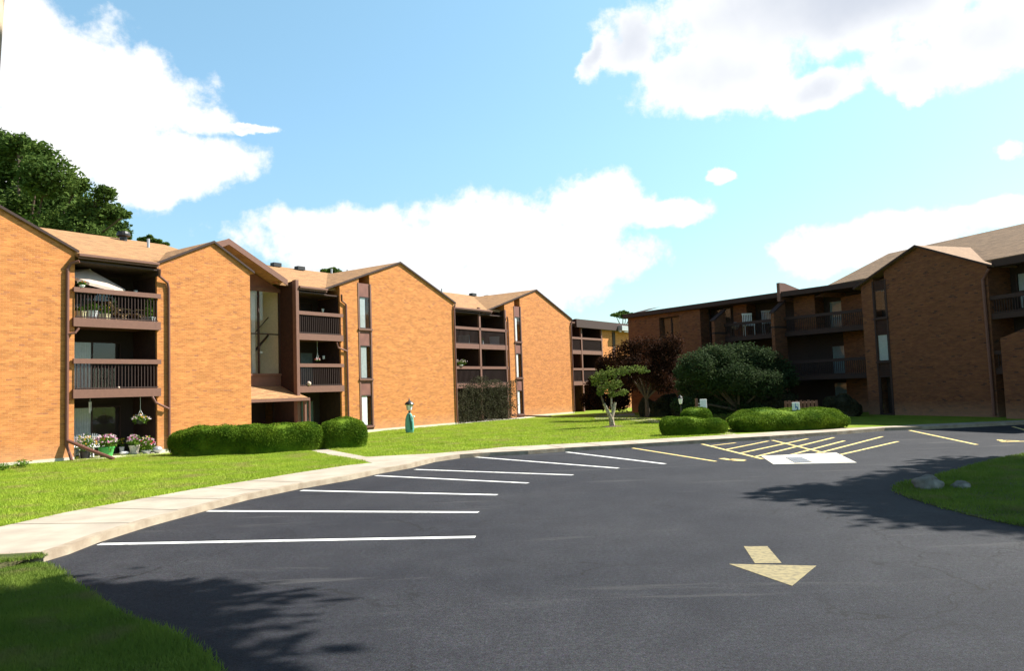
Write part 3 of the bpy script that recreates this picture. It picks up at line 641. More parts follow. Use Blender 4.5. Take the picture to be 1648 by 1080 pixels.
# entrance canopy
b = MB(LF); b.slab([(5.96, 1.30, 2.36), (10.55, 1.30, 2.36), (10.06, vs, 3.05), (5.96, vs, 3.05)], .12); can = b.build('entry_canopy', 'shingle', LB)
b = MB(LF); b.box(5.96, 10.6, 1.17, 1.297, 2.18, 2.34); b.build('gutter', 'brown', can)
b = MB(LF); b.box(10.35, 10.5, 1.3, 1.45, 0, 2.2); b.build('canopy_post', 'brown', can)
b = MB(LF); b.tube([(10.62, 1.25, 2.3), (10.62, 1.25, .1)], .05); b.build('downspout', 'pipe_brown', can)
b = MB(LF); b.box(5.94, 10.09, vs+1.4, vs+1.5, 0, 3.1); b.box(6.3, 7.3, vs+1.36, vs+1.397, .13, 2.15); b.build('entry_wall', 'siding', LB)
b = MB(LF); b.box(8.3, 10.0, 1.7, 1.95, 0, .98); b.build('planter_wall', 'brick', LB)
b = MB(LF); b.flat([(5.94, -.2), (10.1, .3), (10.1, vs+1.4), (5.94, vs+1.4)], 0, TOP+.015); b.build('entry_slab', 'patio_concrete', LB)
# strip windows
strip_window(LF, LB, 15.08, 15.98, V[1], [(.50, 2.38), (3.36, 5.40), (6.42, 8.40)], [('blind', .62), ('curtain', .65), ('curtain', .6)], 9.22)
strip_window(LF, LB, 33.67, 34.47, V[2], [(.40, 2.35), (3.36, 5.36), (6.30, 8.35)], [('blind', .5), ('blind', .45), ('blind', .42)], 9.2)
# downspouts
downspout(LF, LB, [(-2.50, -.32, 8.25), (-2.75, -.12, 8.15), (-2.85, -.08, 7.9), (-2.85, -.08, .75), (-2.75, -.3, .15)], .07)
downspout(LF, LB, [(-2.85, -.12, .95), (-2.3, -1.0, .5), (-1.9, -1.9, .17)], .07)
downspout(LF, LB, [(-2.85, -.1, 5.25), (-2.6, -.2, 5.30), (-2.45, -.2, 5.5)], .05)
downspout(LF, LB, [(1.0, -.3, 8.3), (1.05, -.2, 8.0), (1.5, -.08, 7.75), (1.56, -.08, 7.5), (1.56, -.08, .3)], .06)
downspout(LF, LB, [(.75, -.1, 2.62), (.85, -.2, 2.35), (1.5, -.14, 2.05)], .05)
downspout(LF, LB, [(13.45, V[1]-.25, 8.35), (13.6, V[1]-.1, 8.0), (13.95, V[1]-.08, 7.8), (13.98, V[1]-.08, .3)], .06)
downspout(LF, LB, [(13.1, V[1]-.15, 5.5), (13.2, V[1]-.15, 5.2), (13.95, V[1]-.1, 5.0)], .05)
downspout(LF, LB, [(24.1, V[1]-.1, 8.5), (24.0, V[1]-.08, 8.2), (24.0, V[1]-.08, .3)], .06)
downspout(LF, LB, [(32.3, V[2]-.25, 8.2), (32.62, V[2]-.08, 7.9), (32.62, V[2]-.08, .4)], .06)
downspout(LF, LB, [(42.5, V[2]-.1, 8.4), (42.35, V[2]-.08, 8.1), (42.35, V[2]-.08, .3)], .06)
downspout(LF, LB, [(32.7, V[2]-.1, .4), (33.6, V[2]-1.2, .28), (34.6, V[2]-2.6, .18)], .06)
# roof fittings
b = MB(LF); b.lathe((3.2, 6.9, 10.95), [(.0, .45), (.28, .42), (.34, .3), (.34, .2), (.18, .15), (.18, -.3)]); b.build('roof_vent', 'black_metal', LB)
for (u, v, h) in ((3.6, 5.2, .45), (19.3, 9.0, .4), (21.4, 8.6, .45), (20.6, 8.8, .5), (33.3, 10.8, .3)):
    b = MB(LF); z = 8.6+.325*(v-(-.25 if u < 6 else (1.61 if u < 24 else 3.2))); b.tube([(u, v, z-.2), (u, v, z+h)], .07); b.build('vent_pipe', 'grey_metal', LB)
for (u, v) in ((14.6, 9.1), (16.4, 8.9), (37.5, 10.7), (39.6, 10.6)):
    b = MB(LF); z = 8.6+.325*(v-(1.61 if u < 24 else 3.2)); b.box(u-.3, u+.3, v-.2, v+.2, z, z+.25); b.build('roof_vent', 'black_metal', LB)
def wall_lamp(fr, root, u, v, z):
    b = MB(fr); b.lathe((u, v, z), [(0, .14), (.05, .13), (.09, .07), (.02, .07)], 8); b.box(u-.02, u+.02, v, v+.12, z-.02, z+.03); o = b.build('wall_lamp', 'black_metal', root)
    b = MB(fr); b.lathe((u, v, z), [(.085, .07), (.06, -.12), (0, -.14)], 8); b.build('lamp_glass', 'white_plastic', o)
wall_lamp(LF, LB, .55, .9, 7.35); wall_lamp(LF, LB, 13.0, V[1]+.9, 7.5); wall_lamp(LF, LB, 13.0, V[1]+.9, 4.7)
# last lit bay next to the corner, flat roofed
for q in ((50.65, 53.0), (53.7, 58.5)):
    b = MB(LF); b.box(*q, V[3], V[3]+1.9, -.1, 8.1); b.build('brick_wall', 'brick', LB)
b = MB(LF); b.box(53.0, 53.7, V[3]+.05, V[3]+.4, 0, 8.1); b.build('infill_panel', 'panel_brown', LB)
b = MB(LF); b.box(53.08, 53.6, V[3]-.03, V[3]+.047, 6.2, 7.9); b.build('window', 'dark_brown', LB)
b = MB(LF); b.box(45.2, 58.5, V[3]-.5, V[3]-.22, 8.1, 8.88); b.build('roof_edge', 'dark_brown', LB)
b = MB(LF); b.box(53.4, 57.5, V[3]-1.0, V[3]-.51, 8.1, 8.6); b.build('gutter_box', 'grey_metal', LB)

# ------------------------------------------------------------------ the shaded building on the right
RB = empty('apartment_building', tuple(TF.w((0, 0, 0))), 'shaded dark brick building with flat roofed wing and gabled tower on the right', 'building')
def rb(b, name, mat, par=None): return b.build(name, mat, par or RB)
W, Z1, Z2, ZE = 23.0, 2.35, 5.42, 8.2
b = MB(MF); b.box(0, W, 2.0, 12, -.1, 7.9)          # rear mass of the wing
rb(b, 'rear_mass', 'shaded_brick')
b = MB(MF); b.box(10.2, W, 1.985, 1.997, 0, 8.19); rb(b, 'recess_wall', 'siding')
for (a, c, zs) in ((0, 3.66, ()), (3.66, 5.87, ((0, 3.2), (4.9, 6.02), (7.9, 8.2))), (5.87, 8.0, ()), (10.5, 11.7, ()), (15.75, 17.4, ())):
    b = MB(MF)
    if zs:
        for z0, z1 in zs: b = MB(MF); b.box(a, c, 0, 2.0-.004, z0, z1); rb(b, 'brick_wall', 'shaded_brick')
    else: b.box(a, c, 0 if a < 10 else .9, 2.0-.004, -.1 if a < 10 else 5.72, 8.2); rb(b, 'brick_wall', 'shaded_brick')
b = MB(MF); b.box(-.15, 15.4, -.45, 12.2, 8.2, 8.55); rb(b, 'flat_roof', 'dark_brown')
b = MB(MF); b.box(15.7, W+.3, -.45, 12.2, 8.2, 8.55); rb(b, 'flat_roof', 'dark_brown')
for z0, z1 in ((3.2, 4.9), (6.02, 7.9)):
    b = MB(MF); b.box(3.66, 5.87, .25, .3, z0, z0+.08); b.box(3.66, 5.87, .25, .3, z1-.08, z1); b.box(4.7, 4.78, .25, .3, z0+.08, z1-.08); w = rb(b, 'window', 'dark_brown')
    b = MB(MF); b.face([(3.66, .32, z0), (5.87, .32, z0), (5.87, .32, z1), (3.66, .32, z1)]); rb(b, 'pane', 'glass', w)
    b = MB(MF); b.box(3.66, 5.87, .6, .65, z0, z1); rb(b, 'room_back', 'siding', w)
b = MB(MF); b.box(8.0, 10.2, 1.3, 1.36, 0, 8.2); rb(b, 'stair_backing', 'siding')
b = MB(MF)
for x in (8.0, 8.75, 9.5, 10.12): b.box(x, x+.08, 1.0, 1.08, 0, 8.2)
for z in (2.6, 5.4): b.box(8.0, 10.2, .98, 1.1, z, z+.12)
sw2 = rb(b, 'stair_window', 'dark_brown'); b = MB(MF); b.face([(8.0, 1.05, 0), (10.2, 1.05, 0), (10.2, 1.05, 8.2), (8.0, 1.05, 8.2)]); rb(b, 'pane', 'glass', sw2)
for (u0, u1) in ((10.5, 15.4), (15.8, 22.6)):
    for z in (Z1, Z2): balcony(MF, RB, u0, u1, -.1, z, mat='dark_brown', bmat='dark_brown', beam=.3, rail_h=1.15)
for u0 in (12.0, 17.8, 20.4):
    for z in (.13, Z1+.3, Z2+.3): sliding_door(MF, RB, u0, u0+2.0, 1.97, z, z+2.0, ('r',) if u0 != 17.8 else ('a',), cm='dim_curtain')
for u_, za_, zb_ in ((10.22, 7.75, 6.95), (15.42, 7.85, 7.0)):  # wing walls that step out in front of the balconies
    b = MB(MF); b.prism_x([(-1.35, 0), (0, 0), (0, za_), (-1.35, zb_)], u_, u_+.26); ww = rb(b, 'wing_wall', 'shaded_brick')
    b = MB(MF); b.prism_x([(-1.42, zb_+.02), (.0, za_+.05), (.0, za_+.15), (-1.42, zb_+.12)], u_-.07, u_+.33); rb(b, 'coping', 'dark_brown', ww)
    b = MB(MF); b.box(u_-.02, u_+.28, -1.37, -.003, 6.0, 6.14); rb(b, 'band', 'dark_brown', ww)
b = MB(MF); b.prism_x([(-.5, 7.9), (2.5, 7.9), (2.5, 8.7), (.1, 9.2), (-.5, 9.2)], 15.43, 15.67); rb(b, 'parapet_wall', 'brown')
for (u, v, s_) in ((9.6, 1.5, .8), (11.2, 1.5, .8), (6.5, 3.0, .5)):
    b = MB(MF); b.box(u, u+s_, v, v+.6, 8.55, 8.75); rb(b, 'roof_vent', 'black_metal')
# low corner roof piece
b = MB(MF); b.slab([(-.7, .3, 8.56), (1.4, .1, 8.56), (1.8, 2.2, 9.1), (.2, 2.4, 9.1)], .001); rb(b, 'corner_roof', 'dark_brown')
# tower and its neighbours
gT = gable_fn(0, 7.95, 4.44, 9.62, 8.55, 7.95)
b = MB(TF); holed_wall(b, 0, 8.55, 0, 2.6, gT, [(1.0, 1.85)]); rb(b, 'brick_wall', 'shaded_brick')
gable_roof(TF, RB, -.35, 7.80, 4.44, 9.60, 9.0, 7.72, -.25, 7.4, mat='shaded_shingle')
b = MB(TF); b.box(1.0, 1.85, .6, .65, 0, 8.3); b.box(.9, 1.0, .002, .6, 0, 8.2); rb(b, 'strip_back', 'siding')
strip_window(TF, RB, 1.0, 1.85, 0, [(.15, 2.42), (3.3, 4.93), (5.9, 7.6)], [None, ('curtain', .9), None], 8.15, .0, pm='dark_panel', fm='dark_brown')
for (u0, u1, y0) in ((-4.6, -.3, 1.6), (-.3, 9.0, .5), (9.0, 16, .5)):
    b = MB(TF); zt = lambda y: 8.08+.42*(y-.1)
    b.slab([(u0, y0, zt(y0)), (u1, y0, zt(y0)), (u1, 7.2, zt(7.2)), (u0 if u0 > -4 else -4.6, 7.2, zt(7.2))], .2)
    b.slab([(u0, 7.2, zt(7.2)), (u1, 7.2, zt(7.2)), (u1, 14, 8.1), (u0, 14, 8.1)], .2); rb(b, 'main_roof', 'shaded_shingle')
b = MB(TF); b.prism_x([(.4, 7.9), (13.8, 7.9), (7.2, 10.8)], -4.5, -4.3); b.box(-4.5, 16, 2.6, 13.5, -.1, 7.9); rb(b, 'rear_mass', 'shaded_brick')
b = MB(TF); b.box(8.55, 16, 1.6, 1.8, 0, 8.2); rb(b, 'recess_wall', 'siding')
b = MB(TF); b.box(8.9, 16, -.1, .5, 7.75, 8.1); rb(b, 'eave', 'dark_brown')
b = MB(TF)
for x in (8.9, 10.3, 11.7): 
    for z0, z1 in ((5.65, 6.45), (6.53, 7.4)):
        b.box(x, x+.08, 1.5, 1.6, z0, z1)
    b.box(x, x+1.4, 1.5, 1.6, 6.45, 6.53)
w = rb(b, 'window', 'dark_brown'); b = MB(TF); b.face([(8.9, 1.55, 5.6), (13.1, 1.55, 5.6), (13.1, 1.55, 7.4), (8.9, 1.55, 7.4)]); rb(b, 'pane', 'glass', w)
curtain(TF, w, 9.0, 13.0, 1.58, 5.65, 7.4, 'curtain')
balcony(TF, RB, 8.65, 13, .2, 5.1, mat='dark_brown', bmat='dark_brown', beam=.3, rail_h=.0001+1.0, depth=1.35); balcony(TF, RB, 8.65, 13, .2, 2.3, mat='dark_brown', bmat='dark_brown', beam=.3, rail_h=1.0, depth=1.35)
b = MB(TF); b.prism([(9.75, -.1), (16, -.1), (16, 5.9), (9.75, 4.05)], -1.0, .1); rb(b, 'low_gable_wall', 'shaded_brick')
downspout(TF, RB, [(8.75, -.1, 7.7), (8.35, -.1, 7.2), (8.4, -.1, .2)], .08, 'pipe_brown'); 
# ------------------------------------------------------------------ vegetation
def at(px, py, D):                       # a point D metres ahead, in the direction of photo position px, py
    d = ray(px, py); return np.array([d[0]/d[1]*D, D, CAMH+d[2]/d[1]*D])
def tree(name, base, clusters, n, size, leafm, barkm, label, cat='tree', group=None, r0=.2, fork=.45, dens=None, shell=.35, limb=.3):
    """clusters: (centre, (rx,ry,rz)); a tapered trunk with limbs to every clump and many leaf-sized faces"""
    base = np.array(base, float); root = empty(name, tuple(base), label, cat, group)
    cs = [np.array(c) for c, r in clusters]; mid = np.mean(cs, 0); split = base*(1-fork)+mid*fork; split[:2] = base[:2]+(mid[:2]-base[:2])*fork*.5
    b = MB(); b.tube([base-[0, 0, .1], base*.6+split*.4+[.05, .03, 0], split], [r0*1.25, r0, r0*.75], 9); b.build('trunk', barkm, root)
    b = MB()
    for c, (_c, rr_) in zip(cs, clusters):
        k = split + (c-split)*.5 + np.array([0, 0, .12*np.linalg.norm(c-split)])*random.uniform(-.5, 1)
        b.tube([split-[0, 0, .1], k, c], [r0*.55, r0*limb, r0*.08], 6)
        for _ in range(3):
            e = c+np.clip(RN.normal(size=3), -1.2, 1.2)*.4*np.array(rr_); b.tube([k*.3+c*.7, e], [r0*.12, r0*.03], 4)
    b.build('branches', barkm, root)
    vol = np.array([np.prod(r)**.66 for c, r in clusters]); vol /= vol.sum()
    P = np.concatenate([blob_pts(c, r, max(20, int(n*w)), shell=shell) for (c, r), w in zip(clusters, vol)])
    V_, F_ = leaves(P, size); fmesh('crown', V_, F_, leafm, root, off=tuple(base)); return root
def px_clusters(D, lst, jit=.1, deep=1.):
    out = []
    for q in lst:
        x, y, rx = q[:3]; ry = q[3] if len(q) > 3 else rx
        dd = D*(1+random.uniform(-jit, jit)); s_ = dd/FPX; out.append((at(x, y, dd), (rx*s_, (rx+ry)/2*s_*deep, ry*s_)))
    return out
# tall tree behind the left end of the building
bt = at(10, 640, 62); bt[2] = 0
tree('deciduous_tree', bt, px_clusters(62, [(20,262,55,36),(75,285,48,34),(0,330,60,50),(62,342,60,44),(112,325,36,26),(105,372,60,36),(150,345,36,26),(180,342,22,14),(188,368,20,16),
     (30,232,26,16),(66,246,26,16),(126,298,22,14),(168,312,20,13),(203,346,8,7),(203,378,9,9),(-60,250,70,50),(-80,340,80,60),(-10,225,30,20),(150,385,45,22)], .07), 60000, .34, 'tree_leaf', 'bark',
     'tall leafy green tree rising behind the left end of the brick building', r0=.45, fork=.5)
for (x, D, cl, lab) in ((245, 75, [(232,386,9,4),(250,389,10,4),(266,393,6,3),(241,382,5,4)], 'green treetop just showing above the left roof ridge, beside the big tree'),
                       (533, 85, [(524,437,8,4),(536,436,9,5),(545,440,7,4)], 'small treetop peeking over the roof ridge left of the second big gable'),
                       (1003, 105, [(990,507,7,3),(1003,504,9,4),(1016,507,7,3),(1008,509,12,4)], 'small treetop above the roof corner between the two buildings')):
    c = px_clusters(D, cl, .02); bb = at(x, 600, D); bb[2] = 0
    tree('distant_tree', bb, c, 2200, .32, 'tree_leaf', 'bark', lab, group='treetops peeking over the roofs', r0=.22, fork=.8)
# young forked tree with pruned pale limbs on the lawn
fb = np.array([*G(986, 687, TOP), TOP])
ft = empty('forked_tree', tuple(fb), 'young tree with pale forked trunk and pruned stubs on the sunny lawn', 'tree')
D = fb[1]; A = lambda x, y, dy=0: at(x, y, D+dy)
b = MB(); b.tube([fb-[0, 0, .1], A(984, 676), A(983, 672)], [.17, .14, .13], 9)
b.tube([A(983, 673), A(978, 662), A(972, 650)], [.12, .10, .085], 8); b.tube([A(984, 674), A(987, 664, .1), A(990, 648, .2)], [.11, .09, .08], 8)
b.tube([A(986, 664, .1), A(984, 652, .2), A(984, 640, .3)], [.07, .055, .05], 7)
b.build('trunk', 'pale_bark', ft)
b = MB(); b.tube([A(972, 651), A(968, 640), A(966, 622), A(975, 606)], [.06, .05, .04, .015], 6); b.tube([A(984, 642, .3), A(986, 622, .3), A(1000, 602, .4), A(1028, 592, .3)], [.05, .045, .03, .01], 6)
b.tube([A(985, 632, .3), A(1000, 628, -.2)], [.03, .01], 5); b.tube([A(967, 632), A(958, 612, .2)], [.03, .01], 5); b.build('branches', 'bark', ft)
cl = px_clusters(D, [(968,606,15,11),(985,600,16,11),(975,622,16,10),(958,612,9,10),(1003,598,14,8),(1024,594,18,6),(992,618,12,9),(1003,631,10,6),(985,634,9,6),(1036,598,9,3),(966,632,7,5)], .012, .9)
P = np.concatenate([blob_pts(c, r, int(430*r[0]*r[2]*2)+60, shell=.15) for c, r in cl]); Vv, Ff = leaves(P, .13); fmesh('crown', Vv, Ff, 'young_leaf', ft, off=tuple(fb))
b = MB(); b.lathe((fb[0], fb[1], TOP-.02), [(.7, 0), (.55, .05), (.2, .08)], 14); b.build('mulch_ring', 'soil', ft)
# dark red maple and wide green tree in front of the shaded wing
c = px_clusters(54, [(1005,572,24,18),(1040,562,28,22),(1068,575,26,26),(1025,590,28,20),(1082,556,20,20),(985,580,14,14),(1050,602,24,18),(1012,556,14,9),(1085,590,16,20),(1030,615,26,16),(1070,618,24,16),(1010,605,16,16)], .03, .8)
bb = at(1040, 640, 54); bb[2] = 0
tree('maple_tree', bb, c, 17000, .15, 'red_leaf', 'bark', 'dark red leafed maple growing against the shaded wing', r0=.16, fork=.4)
c = px_clusters(49, [(1120,590,30,24),(1150,575,32,20),(1185,572,34,20),(1222,580,32,22),(1252,598,28,20),(1110,620,24,20),(1145,612,34,22),(1190,610,38,26),(1235,618,30,22),(1268,612,18,14),(1180,643,38,16),(1225,645,30,14),(1135,643,30,14),(1098,600,14,14),(1170,590,40,22),(1210,655,30,10),(1155,658,30,10),(1100,650,20,12),(1260,640,20,12)], .03, .8)
bb = at(1190, 670, 49); bb[2] = 0
tree('spreading_tree', bb, c, 52000, .15, 'olive_leaf', 'bark', 'wide low spreading green tree in front of the shaded flat roofed wing', r0=.2, fork=.3)
P0 = [at(x, y, 63) for x, y in ((985, 655),)][0]; P0[2] = 0
tree('corner_shade_mass', P0, px_clusters(63, [(958,622,16,18),(980,610,18,20),(1000,625,18,24),(970,645,20,14),(995,648,20,14),(1012,600,14,20),(945,645,12,12),(992,592,14,14),(972,588,14,14),(1006,585,10,14)], .02, .8), 22000, .16, 'red_leaf', 'bark', 'dark leafy mass added to stand for the shadow in the corner between the two buildings', 'shrub', r0=.10, fork=.25)  # foliage added to darken the lit wall where the wing's shadow belongs
# clipped yew hedges
def hedge(label, p, q, depth, hf, hb, n, leafm='yew_leaf', lump=.06, name='hedge', group=None, endh=.6, size=.060, cat='hedge'):
    """p, q: front foot points left and right; a clipped mound, hf high in front and hb behind"""
    p = np.array([*p, TOP]); q = np.array([*q, TOP]); L_ = np.linalg.norm(q-p); t = (q-p)/L_; nb = np.array([-t[1], t[0], 0]); o0 = (p+q)/2+nb*depth/2
    root = empty(name, tuple((p+q)/2), label, cat, group)
    def surf(a, c, k=1.):                # a: angle round, c: elevation 0..pi/2 ; superellipse
        ca, sa, cc, sc = np.cos(a), np.sin(a), np.cos(c), np.sin(c); pw = lambda v, e: np.sign(v)*np.abs(v)**e
        x = pw(ca, .7)*pw(cc, .45)*L_/2; y = pw(sa, .7)*pw(cc, .45)*depth/2; s_ = .5+.5*y/(depth/2)
        h = hf+(hb-hf)*s_; bump = 1+lump*(np.sin(x*2.1+p[0])*np.cos(y*1.7+L_)+.5*np.sin(x*5.3+1)*np.sin(y*4.1))
        z = pw(sc, .55)*h*bump; bulge = 1-.10*(1-z/np.maximum(h, .01))**2
        return (x*bulge*k*bump**.5, y*bulge*k*bump**.5, z*k)
    na, nc = 64, 14; vs_ = []
    for j in range(nc+1):
        a = np.arange(na)*2*math.pi/na; x, y, z = surf(a, np.full(na, j/nc*math.pi/2), .97); vs_.append(o0+np.outer(x, t)+np.outer(y, nb)+np.outer(z, [0, 0, 1]))
    Vv = np.concatenate(vs_); Ff = [(j*na+i, j*na+(i+1) % na, (j+1)*na+(i+1) % na, (j+1)*na+i) for j in range(nc) for i in range(na)]
    fmesh('hedge_body', Vv, Ff, leafm, root, off=tuple((p+q)/2))
    a = RN.uniform(0, 2*math.pi, n); c = np.arcsin(RN.uniform(0, 1, n)**.8); n = int(n*1.5); a = RN.uniform(0, 2*math.pi, n); c = np.arcsin(RN.uniform(0, 1, n)**.8); k = 1+RN.normal(size=n)*.014
    x, y, z = surf(a, c, 1.); P = o0+np.outer(x*k, t)+np.outer(y*k, nb)+np.outer(z*k, [0, 0, 1]); P[:, 2] += RN.normal(size=n)*.015
    V_, F_ = leaves(P, size, aspect=.5); fmesh('foliage', V_, F_, leafm, root, off=tuple((p+q)/2)); return root
gh = 'clipped hedges by the left building'
gs = 'dark shrubs along the foot of the shaded wing'
for (x0, x1, y0, D_, h_, lab) in ((1022, 1078, 668, 56, 1.5, 'dark unclipped shrub beneath the red leafed maple'), (1072, 1130, 667, 53, 1.3, 'dark unclipped shrub behind the plain white sign'), (1200, 1268, 664, 49, 1.4, 'dark unclipped shrub under the right side of the spreading tree'), (1316, 1384, 664, 47, 1.1, 'dark unclipped shrub left of the tower foot')):
    a_, b_ = at(x0, y0, D_), at(x1, y0, D_-1.5); hedge(lab, tuple(a_[:2]), tuple(b_[:2]), 1.6, h_*.8, h_, 7000, 'vine_leaf', .25, 'shrub', gs, size=.11, cat='shrub')
# big shade trees standing beyond the right edge of the view and beside the photographer
def free(c, r):
    return (c[2]-r[2]-CAMH) > .56*(c[1]+r[1]) or (c[0]-r[0]) > .70*(c[1]+r[1]) or c[1]+r[1] < .5
def shade_tree(base, cen, rad_, n, lab, k=26, seed=1, extra=()):
    rg = np.random.default_rng(seed); cl = []
    while len(cl) < k:
        d = rg.normal(size=3); d /= np.linalg.norm(d); c = np.array(cen)+d*rg.uniform(.2, 1)**.5*np.array(rad_); r = rg.uniform(1.2, 2.1); r = (r, r, r*.7)
        if free(c, r): cl.append((c, r))
    cl += [q for q in extra if free(np.array(q[0]), q[1])]
    tree('shade_tree', base, cl, n, .46, 'shade_leaf', 'bark', lab, r0=.32, fork=.45, shell=.1)
shade_tree((10.5, 1.2, 0), (7.6, 10.2, 14.2), (4.2, 4.3, 2.6), 24000, 'tall shade tree beside the photographer whose limbs shade the near verge', 40, 3, [((7, 18.5, 19.5), (2.2, 2.2, 1.2)), ((5, 14, 17), (2, 2, 1.2)), ((8, 21, 21), (2.2, 2, 1.2))])
shade_tree((25, 19.5, 0), (24.0, 19.0, 11), (6.5, 6, 5), 30000, 'broad shade tree beyond the right edge shading the grass island', 54, 9)
hedge('long clipped dark green hedge beside the flower patio, leftmost of its row', G(252, 736, TOP), G(402, 733, TOP), 1.9, 1.02, 1.22, 26000, group=gh)
hedge('clipped green hedge in front of the stair entry, middle of the left row', G(388, 733.5, TOP), G(530, 724, TOP), 1.7, .98, 1.24, 24000, group=gh)
hedge('shorter rounded clipped hedge beyond the walkway, rightmost of the left row', G(512, 724.5, TOP), G(596, 720, TOP), 1.7, 1.0, 1.28, 15000, group=gh)
hedge('low rounded clipped hedge left of the gap, near the white sign', G(1073, 703, TOP), G(1183, 698, TOP), 1.6, .62, .78, 18000, lump=.1)
hedge('round clipped ball growing out of the low hedge near the white sign', G(1092, 698, TOP), G(1148, 697, TOP), 1.5, .9, 1.22, 9000, name='round_shrub', cat='shrub')
hedge('long low clipped hedge behind the hatched bay and below the slatted fence', G(1189, 697, TOP), G(1392, 689.5, TOP), 3.6, .60, 1.0, 42000, lump=.09)
# wispy dark shrub that fills the ground floor bay
vb = LF.w((28.0, V[2]-.7, 0)); vb[2] = TOP
vr = empty('climbing_shrub', tuple(vb), 'wispy dark climbing shrub covering the ground floor opening under the paired balconies', 'shrub')
b = MB(LF); rg = random.Random(4)
for i in range(46):
    u = rg.uniform(24.6, 31.9); v = V[2]-rg.uniform(.3, 1.0); h = 2.7 if u > 26 else 1.2+1.0*(u-24.6); h *= rg.uniform(.7, 1.05)
    b.tube([(u, v, 0), (u+rg.uniform(-.3, .3), v+rg.uniform(-.1, .2), h*.5), (u+rg.uniform(-.6, .6), v+rg.uniform(-.1, .3), h)], [.018, .013, .005], 4)
b.build('stems', 'bark', vr)
k = 24000; u = RN.uniform(23.2, 32.1, k); v = V[2]-RN.uniform(.25, 1.25, k); z = RN.uniform(0, 1, k)**.8*np.where(u > 26.3, 2.95+.5*np.exp(-((u-28.4)/1.1)**2)+.2*np.sin(u*3), .25+.95*(u-23.2))
P = np.array([LF.w((a, c, d)) for a, c, d in zip(u, v, z)]); dn = np.sin(u*4+z*2)*np.cos(z*4-u)+RN.normal(size=k)*.5; P = P[dn > -.35]
V_, F_ = leaves(P, .10); fmesh('foliage', V_, F_, 'vine_leaf', vr, off=tuple(vb))
# small weeds by the wall foot
for (x, y, s_, lab) in ((35, 754, .30, 'small yellow green plant at the foot of the leftmost brick wall'), (4, 758, .24, 'low green plant at the left edge of the view by the brick wall')):
    g_ = np.array([*G(x, y, TOP), TOP]); P = blob_pts(g_+[0, 0, s_*.5], (s_, s_, s_*.6), 260, shell=.1); r_ = empty('small_plant', tuple(g_), lab, 'plant')
    V_, F_ = leaves(P, .12, aspect=.25); fmesh('foliage', V_, F_, 'plant_leaf', r_, off=tuple(g_)); b = MB(); b.tube([g_, g_+[0, 0, s_*.6]], [.015, .008], 5); b.build('stem', 'bark', r_)
# boulders on the island
def boulder(label, c, r, seed, mat='boulder'):
    import bmesh
    from mathutils import noise
    bm = bmesh.new(); bmesh.ops.create_icosphere(bm, subdivisions=4, radius=1)
    for v_ in bm.verts:
        k = 1+.28*noise.noise(v_.co*1.1+Vector((seed, 0, 0)))+.12*noise.noise(v_.co*2.7+Vector((0, seed, 0)))+.04*noise.noise(v_.co*8); v_.co = Vector((v_.co.x*r[0]*k, v_.co.y*r[1]*k, max(v_.co.z*r[2]*k, -.25)))
    me = bpy.data.meshes.new('boulder'); bm.to_mesh(me); bm.free(); me.materials.append(MATS[mat]); me.polygons.foreach_set('use_smooth', [True]*len(me.polygons))
    o = bpy.data.objects.new('boulder', me); COL.objects.link(o); o.location = c; tag(o, label, 'boulder'); return o
g_ = G(1503, 790); boulder('larger grey boulder with a pale top on the grass island', (g_[0], g_[1]+.2, .1), (.27, .24, .20), 3)
g_ = G(1553, 789); boulder('smaller dark low boulder on the island, right of the larger one', (g_[0], g_[1]+.15, .07), (.16, .15, .10), 8)

# ------------------------------------------------------------------ things on balconies, patio and grounds
def onf(fr, px, py, v):                  # local (u, z) where the sight line meets the plane v of a frame
    d = ray(px, py); s_ = ((fr.o-CP)@fr.y+v)/(d@fr.y); P = CP+d*s_; return float((P-fr.o)@fr.x), float(P[2])
def flowers(root, c, r, n, petals, leafm='plant_leaf', nf=70, off=None):
    P = blob_pts(c, r, n, shell=.1); V_, F_ = leaves(P, .085); fmesh('foliage', V_, F_, leafm, root, off=off)
    for pm, k in petals:
        d = RN.normal(size=(k, 3)); d /= np.linalg.norm(d, axis=1)[:, None]; d[:, 2] = np.abs(d[:, 2]); Q = np.array(c)+d*np.array(r)*RN.uniform(.85, 1.1, k)[:, None]
        V1, F1 = leaves(np.repeat(Q, 5, 0)+RN.normal(size=(k*5, 3))*.012, .055, aspect=.9); fmesh('flowers', V1, F1, pm, root, off=off)
def pot(label, P, w, h, mat, petals, fr_=(.9, .9, .8), n=500, square=False, group='flower pots on the ground patio', leafm='plant_leaf', fh=None):
    root = empty('flower_pot', tuple(P), label, 'flower pot', group); b = MB()
    if square: b.prism_x([(P[1]-w*.8*.5, P[2]), (P[1]+w*.8*.5, P[2]), (P[1]+w*.5, P[2]+h), (P[1]-w*.5, P[2]+h)], P[0]-w*.5, P[0]+w*.5); b.box(P[0]-w*.54, P[0]+w*.54, P[1]-w*.54, P[1]+w*.54, P[2]+h-.04, P[2]+h+.01)
    else: b.lathe(P, [(0, 0), (w*.36, 0), (w*.5, h-.05), (w*.54, h-.05), (w*.54, h), (w*.46, h), (w*.44, h-.04), (0, h-.04)], 18)
    b.build('pot', mat, root); fh = fh or w*.6
    flowers(root, (P[0], P[1], P[2]+h+fh*.55), (w*fr_[0], w*fr_[1], fh), n, petals, leafm, off=tuple(P)); return root
def LP(px, py, v, z=None):               # on the left building: photo column, plane v, height z
    u, zz = onf(LF, px, py, v); return LF.w((u, v, zz if z is None else z))
Zp, Zb = TOP+.02, S2+.36-.05
pot('black pot of white and yellow blooms, leftmost on the patio', LP(137, 735, .1, Zp), .42, .32, 'black_metal', (('petal_white', 46), ('petal_yellow', 14)), (1.0, .8), 650, fh=.42)
